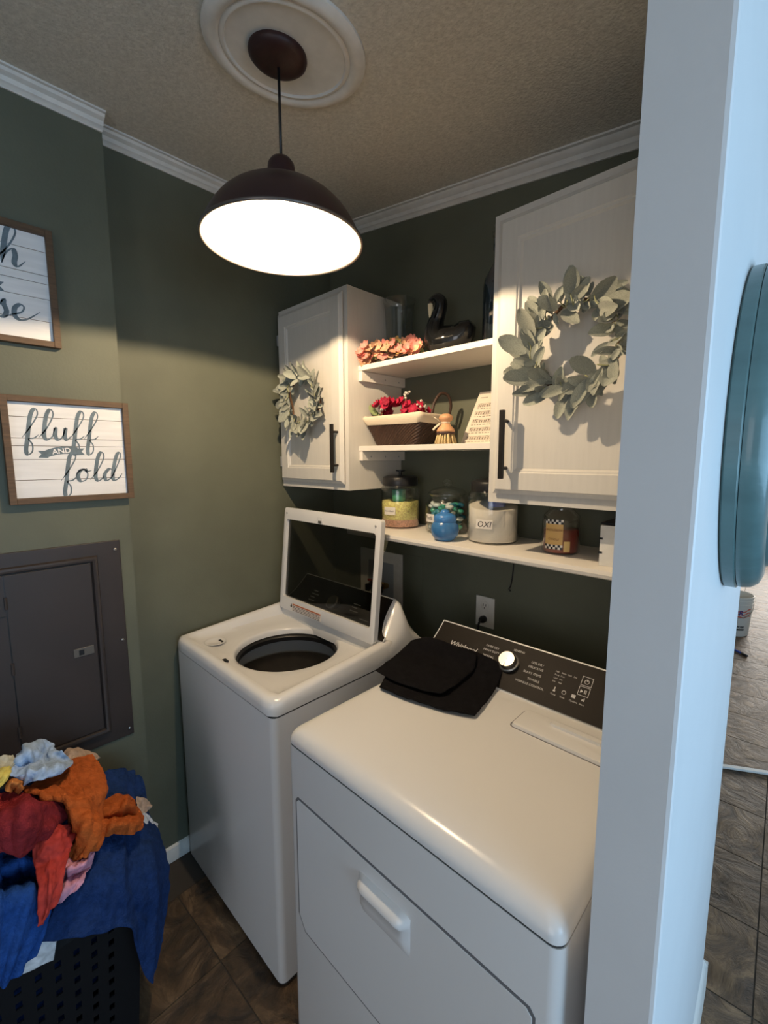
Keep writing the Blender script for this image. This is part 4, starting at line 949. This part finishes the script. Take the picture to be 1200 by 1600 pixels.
# white slotted box
bx = thing('white_slotted_box', (1.42, -.17, LZ), 'white box with finger slots at the right end of the ledge', 'box')
mb = MB(); X0_, X1_, Yf, Yb_, H = 1.357, 1.515, -.236, -.095, .105
MB().box((X0_, Yf, LZ), (X1_, Yf+.008, LZ+H)).build('front_panel', M_TRIM, bx, bevel=.001)
MB().box((X0_, Yb_-.008, LZ), (X1_, Yb_, LZ+H)).build('back_panel', M_TRIM, bx, bevel=.001)
MB().box((X0_, Yf+.0085, LZ), (X0_+.008, Yb_-.0085, LZ+H)).build('side_panel', M_TRIM, bx, bevel=.001)
MB().box((X1_-.008, Yf+.0085, LZ), (X1_, Yb_-.0085, LZ+H)).build('side_panel', M_TRIM, bx, bevel=.001)
MB().box((X0_+.0085, Yf+.0085, LZ+.001), (X1_-.0085, Yb_-.0085, LZ+.006)).build('base', M_TRIM, bx)
MB().box((X0_-.003, Yf+.01, LZ+H+.0003), (X1_+.003, Yb_, LZ+H+.006)).build('lid', M_BLACKM, bx, bevel=.001)
for z in (.032, .068): MB().box((X0_-.0012, Yf-.0012, LZ+z), (X0_+.007, Yf+.010, LZ+z+.005)).build('slot', M_BLACK, bx)
MB().lathe([(.009, 0), (.009, .0012), (.001, .0012)], (1.405, Yf, LZ+.070), axis='y', n=20, M=Matrix.Scale(-1, 3, (0, 1, 0))).build('finger_hole', M_BLACK, bx)

# ------------------------------------------------------------------ cloth
def fabric(name, col, bump=.9): return mat(name, col, .95, var=.22, vscale=70, bump=bump, bscale=230, sheen=.0, spec=.1)
def cloth_pts(rows, nu=9, nv=9, amp=.004, freq=14, seed=0, fold=0.):
    cols = [cat_rom(r, nv) for r in rows]
    G = list(zip(*[cat_rom([c[j] for c in cols], nu) for j in range(len(cols[0]))]))
    out = []
    for i, r in enumerate(G):
        row = []
        for j, p in enumerate(r):
            a = G[min(i+1, len(G)-1)][j]-G[max(i-1, 0)][j]; b = r[min(j+1, len(r)-1)]-r[max(j-1, 0)]; n_ = a.cross(b)
            n_ = n_.normalized() if n_.length > 1e-9 else Vector((1, 0, 0))
            q = Vector((p.x*freq, p.y*freq, p.z*freq*.7+seed*7.3))
            d_ = amp*(noise.noise(q)*.9+(1-abs(noise.noise(q*1.7+Vector((5, 1, 2))))*2.2)**3*.55+noise.noise(q*3.1)*.30+noise.noise(q*6)*.10)
            if fold:   # creases that run down the cloth, deepening towards its free edge
                s_, t_ = j/(len(r)-1), i/(len(G)-1); w_ = s_*len(rows[0])*.62+.30*math.sin(t_*4+seed)+t_*.5
                c_ = noise.noise(Vector((w_*1.25, t_*1.1, seed*3.1)))
                d_ += fold*(1-min(1, abs(c_)*3.2)-.25)*(.45+.55*t_)+fold*.35*noise.noise(Vector((w_*2.3, t_*3., seed)))
            row.append(p+n_*d_)
        out.append(row)
    return out
def cloth(name, rows, m_, label, cat, amp=.006, freq=14, seed=0, thick=.007, group=None):
    R = [[at(*p) for p in r] for r in rows]; G = cloth_pts(R, 12, 12, amp*1.2, freq*1.35, seed, amp*2.2)
    c_ = sum((p for r in G for p in r), Vector())/(len(G)*len(G[0]))
    o_ = MB().grid(G).build(name, m_, None, smooth=True, solid=thick, sub=1, origin=c_)
    return tag(o_, label, cat, group)
F_NAVY = fabric('navy_terry', (.013, .034, .115)); F_BLUE = fabric('blue_terry', (.014, .055, .215)); F_ORANGE = fabric('orange_terry', (.43, .098, .022)); F_MAROON = fabric('maroon_terry', (.21, .022, .026))
F_CORAL = fabric('coral_cotton', (.40, .045, .035), .2); F_PINK = fabric('pink_cotton', (.56, .27, .36), .2); F_SKY = fabric('pale_blue_cotton', (.36, .47, .64), .2)
F_TAN = fabric('tan_cotton', (.45, .33, .25), .2); F_WHITE = fabric('white_cotton', (.55, .57, .60), .2); F_YEL = fabric('yellow_cotton', (.62, .50, .12), .2); F_CREAM = fabric('cream_cotton', (.52, .50, .40), .2)
F_BLACK = fabric('black_cotton', (.0065, .006, .007), .25)
def atz(px, py, z):
    d_ = fw+rt*((px-600)/FPX)-up*((py-800)/FPX); return CAM_POS+d_*((z-CAM_POS.z)/d_.z)
def oncon(px, py, off):
    n_ = Vector((0, -.1, .114)).normalized(); d_ = fw+rt*((px-600)/FPX)-up*((py-800)/FPX); q = Vector((0, -.352, .964))+n_*off
    return CAM_POS+d_*(n_.dot(q-CAM_POS)/n_.dot(d_))
bs = thing('black_shirt', (.95, -.4, .965), 'folded black shirt lying on top of the dryer', 'shirt')
def onsurf(px, py, off):
    p = oncon(px, py, off); return p if p.z > .964+off*.8 else atz(px, py, .965+off)
lo = [[onsurf(*p, .007) for p in r] for r in (((648, 1003), (676, 997), (710, 1008), (748, 1020), (788, 1039)), ((626, 1020), (655, 1024), (700, 1034), (742, 1044), (784, 1054)),
   ((608, 1044), (640, 1050), (690, 1060), (736, 1068), (774, 1078)), ((600, 1060), (634, 1072), (680, 1084), (720, 1092), (758, 1100)), ((592, 1074), (630, 1090), (668, 1102), (704, 1112), (742, 1119)))]
hi = [[onsurf(*p, .019) for p in r] for r in (((644, 1001), (670, 995), (705, 1006), (745, 1022)), ((622, 1020), (655, 1024), (700, 1034), (742, 1044)), ((602, 1036), (640, 1048), (688, 1058), (726, 1060)), ((586, 1048), (626, 1068), (684, 1084), (708, 1074)))]
for k, q in enumerate((lo, hi)): MB().grid(cloth_pts(q, 9, 9, .0035, 30, k)).build('folded_layer', F_BLACK, bs, smooth=True, solid=.004, sub=1)

# ------------------------------------------------------------------ laundry basket and its heap
bk = thing('laundry_basket', (.32, -1.40, 0), 'black plastic slotted laundry basket heaped with clothes', 'basket')
M_BASK = mat('basket_black_plastic', (.008, .008, .009), .6, spec=.2)
def bcor(t): e = .026*t; return [(.165-e*.5, -1.70-e), (.500+e, -1.70-e), (.500+e, -1.150+e), (.165-e*.5, -1.150+e)]
BH = .470
for k in range(4):
    nc = 15 if k in (1, 3) else 9; nr = 11; vs = []; fs = []
    us = [0]+[x_ for i in range(nc) for x_ in ((i+.66)/(nc+.66), (i+1.)/(nc+.66))]+[1]
    vsn = [0]+[x_ for i in range(nr) for x_ in ((i+.55)/(nr+.55), (i+1.)/(nr+.55))]+[1]
    for vq in vsn:
        a, b_ = Vector(bcor(vq)[k]), Vector(bcor(vq)[(k+1) % 4])
        for uq in us: q = a.lerp(b_, uq); vs.append(Vector((q.x, q.y, .012+(BH-.012)*vq)))
    W_ = len(us)
    for jj in range(len(vsn)-1):
        for ii in range(W_-1):
            if ii % 2 == 1 and jj % 2 == 1 and 1 < jj < 2*nr-1 and ii not in (1, 2*nc-1): continue
            fs.append((jj*W_+ii, jj*W_+ii+1, (jj+1)*W_+ii+1, (jj+1)*W_+ii))
    MB().add(vs, fs).build('slotted_side', M_BASK, bk, solid=.004)
q0, q1 = bcor(1), bcor(1)
def rr4(P, e, z, r=.03): return [Vector((x, y, z)) for x, y in rrect(P[0][0]-e, P[1][0]+e, P[0][1]-e, P[2][1]+e, r, 5)]
MB().loft([rr4(q0, -.004, BH), rr4(q0, .0, BH+.008), rr4(q0, .014, BH+.008), rr4(q0, .018, BH-.012), rr4(q0, .014, BH-.012), rr4(q0, .012, BH), rr4(q0, -.004, BH)]).build('rim', M_BASK, bk, auto=40)
p0 = bcor(0); MB().box((p0[0][0], p0[0][1], .004), (p0[1][0], p0[2][1], .014)).build('base', M_BASK, bk)
# heap core: bundled dark towel that the others lie on
R = []
for k in range(13):
    th = PI*k/12; q = max(math.sin(th), .001)**.75; ring = []
    for i in range(28):
        a = 2*PI*i/28; c1, s1 = math.cos(a), math.sin(a); f_ = (abs(c1)**3+abs(s1)**3)**(-1/3)
        zz = .40-.375*math.cos(th)*abs(math.cos(th))**-.25 if abs(math.cos(th)) > 1e-6 else .40
        wx = .148 if zz < .40 else .165; n_ = noise.noise(Vector((c1*2, s1*2, k*.35)))*.02 if zz > .42 else 0
        ring.append(Vector((.315+.02*(zz > .4)+(wx*f_*q+n_)*c1, -1.41+((.265 if zz < .4 else .25)*f_*q+n_)*s1, zz)))
    R.append(ring)
tag(MB().loft(R, True, True, True).build('bundled_towel', F_NAVY, None, smooth=True, sub=1, origin=(.33, -1.41, .4)), 'dark navy bundled towel filling the middle of the laundry basket', 'towel')
cloth('bath_towel', [[(150, 1215, .30), (170, 1203, .28), (190, 1203, .26), (205, 1207, .25), (215, 1212, .25), (222, 1213, .25)],
  [(150, 1270, .42), (170, 1262, .40), (190, 1256, .38), (205, 1258, .36), (218, 1262, .33), (226, 1262, .30)],
  [(125, 1330, .50), (155, 1318, .50), (180, 1310, .49), (205, 1305, .46), (230, 1305, .42), (245, 1310, .38)],
  [(105, 1385, .54), (140, 1375, .56), (172, 1370, .57), (205, 1370, .55), (235, 1360, .53), (259, 1350, .45)],
  [(80, 1425, .57), (120, 1420, .575), (165, 1420, .58), (208, 1425, .57), (236, 1440, .555), (257, 1430, .49)],
  [(58, 1468, .58), (100, 1465, .585), (150, 1457, .59), (203, 1452, .58), (233, 1536, .56), (255, 1470, .52)]], F_NAVY, 'large navy towel hanging over the right rim of the laundry basket', 'towel', .008, 13, 1)
cloth('bath_towel', [[(-150, 1350, .47), (-25, 1340, .46), (5, 1338, .46), (35, 1332, .47), (66, 1332, .47)], [(-150, 1370, .54), (-25, 1372, .53), (5, 1360, .52), (40, 1348, .51), (70, 1350, .50)],
  [(-150, 1395, .55), (-25, 1400, .55), (5, 1386, .49), (40, 1378, .47), (68, 1388, .51)], [(-150, 1405, .58), (-25, 1408, .59), (5, 1398, .59), (40, 1388, .59), (73, 1392, .57)],
  [(-150, 1470, .61), (-30, 1470, .61), (0, 1460, .62), (35, 1455, .62), (68, 1440, .60)], [(-150, 1560, .62), (-40, 1560, .62), (-5, 1547, .63), (20, 1530, .63), (48, 1490, .61)]], F_BLUE, 'bright blue towel hanging over the front rim of the laundry basket', 'towel', .007, 13, 2)
cloth('hand_towel', [[(30, 1237, .40), (60, 1222, .36), (95, 1208, .33), (112, 1187, .30), (145, 1177, .29)], [(45, 1243, .44), (75, 1235, .43), (108, 1225, .41), (135, 1212, .39), (160, 1203, .36)],
  [(70, 1246, .46), (95, 1247, .48), (120, 1245, .48), (142, 1240, .46), (166, 1228, .42)], [(95, 1250, .46), (112, 1262, .50), (130, 1270, .52), (145, 1268, .50), (153, 1258, .45)],
  [(108, 1275, .47), (122, 1285, .53), (138, 1290, .56), (150, 1288, .54), (155, 1284, .48)], [(115, 1300, .47), (122, 1312, .52), (135, 1318, .57), (150, 1312, .56), (156, 1303, .50)], [(110, 1335, .50), (112, 1346, .54), (125, 1342, .57), (140, 1333, .56), (150, 1318, .53)]],
  F_ORANGE, 'large orange towel draped over the top of the laundry heap', 'towel', .006, 16, 3)
cloth('hand_towel', [[(158, 1254, .40), (180, 1243, .39), (205, 1245, .37), (208, 1258, .36)], [(155, 1275, .46), (178, 1268, .46), (200, 1258, .45), (212, 1264, .40)], [(155, 1284, .45), (178, 1280, .45), (200, 1274, .43), (220, 1282, .42)], [(156, 1292, .50), (180, 1288, .53), (200, 1284, .53), (223, 1290, .48)], [(156, 1303, .51), (180, 1303, .53), (198, 1305, .53), (218, 1298, .50)]],
  F_ORANGE, 'small crumpled orange cloth lying on the navy towel', 'towel', .005, 20, 4)
cloth('wash_cloth', [[(-60, 1250, .42), (-20, 1245, .42), (12, 1238, .42), (45, 1243, .42), (85, 1247, .43), (104, 1262, .44)], [(-60, 1272, .49), (-20, 1270, .48), (5, 1268, .46), (40, 1262, .48), (72, 1258, .48), (106, 1275, .46)], [(-60, 1278, .50), (-20, 1275, .49), (10, 1272, .53), (45, 1258, .54), (66, 1268, .51), (100, 1282, .47)],
  [(-60, 1300, .54), (-20, 1300, .53), (10, 1300, .56), (40, 1295, .57), (64, 1295, .54), (82, 1294, .50)], [(-60, 1330, .55), (-20, 1330, .54), (10, 1332, .56), (36, 1336, .56), (60, 1318, .54), (74, 1307, .51)]], F_MAROON, 'maroon terry cloth folded at the left of the heap', 'cloth', .006, 18, 5)
cloth('tee_shirt', [[(60, 1298, .48), (80, 1292, .49), (100, 1290, .50), (117, 1291, .49)], [(52, 1325, .51), (75, 1318, .53), (95, 1312, .54), (114, 1308, .52)], [(58, 1350, .53), (78, 1345, .555), (92, 1340, .56), (107, 1330, .54)], [(66, 1390, .60), (76, 1385, .615), (86, 1378, .61), (99, 1365, .59)], [(64, 1447, .625), (69, 1440, .63), (78, 1425, .63), (92, 1395, .61)]],
  F_CORAL, 'coral red shirt trailing down between the blue towels', 'shirt', .006, 22, 6, .004)
cloth('crumpled_cloth', [[(108, 1340, .54), (120, 1346, .56), (135, 1339, .56), (149, 1322, .54)], [(95, 1350, .56), (110, 1359, .585), (130, 1351, .585), (149, 1336, .56)], [(99, 1366, .55), (108, 1369, .56), (125, 1362, .56), (144, 1352, .55)], [(88, 1385, .58), (100, 1389, .60), (118, 1379, .60), (133, 1367, .585)], [(84, 1408, .59), (94, 1411, .60), (108, 1398, .605), (123, 1383, .60)]],
  F_PINK, 'crumpled pink cloth under the curled orange towel end', 'cloth', .004, 26, 7, .003)
cloth('light_shirt', [[(32, 1178, .30), (45, 1160, .28), (75, 1157, .28), (84, 1172, .28)], [(20, 1192, .36), (45, 1176, .37), (70, 1183, .32), (94, 1173, .34)], [(20, 1200, .37), (50, 1195, .35), (72, 1200, .37), (112, 1187, .33)], [(16, 1212, .41), (50, 1203, .42), (80, 1203, .42), (114, 1192, .38)], [(30, 1228, .41), (50, 1222, .43), (65, 1215, .43), (108, 1200, .40)]],
  F_SKY, 'pale blue crumpled shirt on top of the laundry heap', 'shirt', .007, 26, 8, .003)
cloth('thin_cloth', [[(95, 1182, .24), (112, 1170, .22), (130, 1172, .22), (158, 1183, .22)], [(98, 1188, .28), (115, 1179, .27), (135, 1181, .26), (155, 1185, .24)], [(98, 1200, .31), (116, 1194, .30), (135, 1192, .29), (150, 1188, .27)]], F_TAN, 'tan cloth peeking out behind the orange towel', 'cloth', .004, 26, 9, .003)
cloth('thin_cloth', [[(-30, 1200, .34), (-8, 1188, .34), (8, 1182, .34), (20, 1180, .33)], [(-30, 1212, .37), (-8, 1203, .38), (8, 1198, .38), (22, 1192, .36)], [(-30, 1222, .38), (-8, 1214, .39), (8, 1208, .39), (20, 1200, .38)]], F_CREAM, 'cream cloth at the left edge of the laundry heap', 'cloth', .004, 26, 10, .003)
cloth('thin_cloth', [[(-30, 1216, .38), (-8, 1204, .39), (8, 1199, .39), (20, 1197, .38)], [(-30, 1232, .42), (-8, 1222, .42), (6, 1215, .42), (18, 1207, .40)], [(-30, 1244, .43), (-10, 1236, .43), (3, 1228, .43), (12, 1216, .42)]], F_YEL, 'yellow cloth below the cream cloth in the heap', 'cloth', .003, 26, 11, .003)
cloth('rolled_cloth', [[(10, 1228, .38), (20, 1217, .38), (32, 1219, .38), (38, 1230, .38)], [(10, 1234, .43), (18, 1222, .44), (30, 1224, .44), (36, 1234, .43)], [(13, 1238, .44), (18, 1229, .43), (27, 1231, .43), (30, 1240, .43)], [(14, 1241, .42), (18, 1239, .40), (24, 1241, .40), (28, 1246, .42)]], fabric('light_orange_cotton', (.60, .22, .06), .2), 'light orange rolled cloth under the pale blue shirt', 'cloth', .002, 26, 12, .003)
cloth('thin_cloth', [[(212, 1245, .34), (222, 1247, .33), (230, 1250, .32), (237, 1259, .31)], [(212, 1262, .37), (222, 1264, .36), (230, 1263, .34), (236, 1261, .32)], [(212, 1275, .39), (220, 1273, .38), (227, 1270, .36), (232, 1266, .34)]], F_TAN, 'tan cloth corner sticking out right of the navy towel', 'cloth', .003, 26, 13, .003)
cloth('thin_cloth', [[(216, 1272, .38), (226, 1270, .36), (232, 1275, .35), (238, 1288, .34)], [(220, 1285, .40), (230, 1287, .38), (238, 1288, .36), (246, 1287, .34)], [(226, 1300, .41), (234, 1304, .39), (240, 1304, .38), (246, 1292, .36)]], F_WHITE, 'white sock toe sticking out beside the navy towel', 'sock', .003, 26, 14, .003)
cloth('white_cloth', [[(10, 1500, .570), (40, 1480, .571), (65, 1463, .572), (90, 1460, .572)], [(10, 1518, .562), (40, 1502, .564), (62, 1488, .565), (87, 1480, .565)], [(12, 1530, .556), (40, 1520, .558), (60, 1510, .559), (84, 1500, .559)]], F_WHITE, 'white cloth corner hanging below the blue towel over the basket side', 'cloth', .001, 20, 15, .003)

# ------------------------------------------------------------------ right of the partition
tc_ = Vector((1.6367, -.397, 1.6583)); N3 = nrm.copy(); T3 = Vector((-N3.y, N3.x, 0)); DM = Matrix((T3, Vector((0, 0, 1)), N3)).transposed()
td = thing('round_wall_frame', tc_, 'large round teal painted wooden frame hung on the partition', 'wall decor')
MB().lathe([(.255, .001), (.2705, .001), (.2745, .004), (.2745, .0185), (.272, .0205), (.266, .0205)], tc_, n=96, M=DM).build('back_ring', M_TEAL, td, auto=35)
MB().lathe([(.268, .0200), (.2715, .0215), (.272, .027), (.270, .038), (.262, .048), (.248, .0535), (.236, .054), (.232, .052)], tc_, n=96, M=DM).build('front_ring', M_TEAL, td, auto=35)
MB().lathe([(.233, .053), (.230, .058), (.220, .060), (.212, .057), (.208, .048)], tc_, n=96, M=DM).build('inner_bead', M_TEAL, td, auto=35)
MB().lathe([(.210, .048), (.001, .048)], tc_, n=96, M=DM).build('centre_panel', M_TEAL, td)
bc = (1.285, 3.66); bu = thing('plastic_bucket', (bc[0], bc[1], 0), 'white plastic bucket with flag print standing on the slate floor', 'bucket')
M_BUCK = mat('white_bucket_plastic', (.72, .70, .64), .4)
MB().lathe([(.001, .004), (.128, .002), (.132, .008), (.146, .285), (.149, .287), (.149, .300), (.1465, .302), (.1465, .318), (.1505, .320), (.1505, .334), (.148, .336), (.148, .350), (.153, .352), (.153, .366), (.149, .368), (.146, .366), (.128, .010), (.001, .008)], (*bc, 0), n=48).build('shell', M_BUCK, bu, auto=40)
hb = [Vector((bc[0]+.152*math.cos(math.radians(a)), bc[1]+.152*math.sin(math.radians(a))-.0, .315-.135*math.sin(math.radians(a+160)))) for a in range(-160, 21, 12)]
MB().tube(hb, .0028, 6).build('bail_handle', M_STEEL, bu, smooth=True)
M_RED = mat('flag_red', (.62, .13, .08), .5); M_FBLUE = mat('flag_blue', (.03, .05, .22), .5)
def brad(z): return .132+.014*(z-.008)/.277+.0008
for k in range(3):
    T, B = [], []
    for i in range(12):
        a = math.radians(-72+52*i/11); z = .235-.022*k+.030*(i/11)**1.5*(1-.35*k)+.006*math.sin(i*.9); T.append(Vector((bc[0]+brad(z)*math.cos(a), bc[1]+brad(z)*math.sin(a), z))); B.append(T[-1]-Vector((0, 0, .011)))
    MB().grid([T, B]).build('flag_stripe', M_RED, bu, smooth=True)
def wrap_text(s, size, ang_, z, m_, al='RIGHT'):
    o_ = text('lettering', s, size, (0, 0, 0), (1, 0, 0), (0, 1, 0), m_, bu, align=al, shear=.15, off=0, extrude=0, offset=.001)
    o0 = ORG[bu.name]
    for vv in o_.data.vertices:
        q = vv.co+o0; zz = z+q.y; a = math.radians(ang_)+q.x/.14; vv.co = Vector((bc[0]+(brad(zz)+.0012)*math.cos(a), bc[1]+(brad(zz)+.0012)*math.sin(a), zz))-o0
wrap_text('PAINTER', .062, -50, .205, M_FBLUE); wrap_text('ALL PURPOSE', .026, -42, .085, M_BLACK)
T, B = [], []
for i in range(14):
    a = math.radians(-120+80*i/13); T.append(Vector((bc[0]+brad(.07)*math.cos(a), bc[1]+brad(.07)*math.sin(a), .076))); B.append(T[-1]-Vector((0, 0, .014)))
MB().grid([T, B]).build('dark_band', M_BLACK, bu, smooth=True)
st = Vector((1.694-1.523, 1.432-1.335, 0)).normalized(); sn = Vector((-st.y, st.x, 0)); so = Vector((1.523, 1.335, .0008))-st*.25
tag(MB().obox(so, st*.95, sn*.026, Vector((0, 0, .012))).build('plastic_strip', M_TRIM, bevel=.003, origin=so), 'white plastic strip lying askew across the slate floor', 'strip')
pn = thing('blue_pen', (1.40, 3.12, 0), 'blue pen lying on the slate floor near the bucket', 'pen')
pa, pb_ = Vector((1.33, 3.20, .010)), Vector((1.465, 3.085, .010))
MB().tube([pa, pa.lerp(pb_, .72)], .009, 10).build('barrel', mat('pen_blue', (.02, .05, .28), .3), pn, smooth=True)
MB().tube([pa.lerp(pb_, .70), pb_.lerp(pa, .04), pb_], [.010, .010, .007], 10).build('cap', M_BLACK, pn, smooth=True)
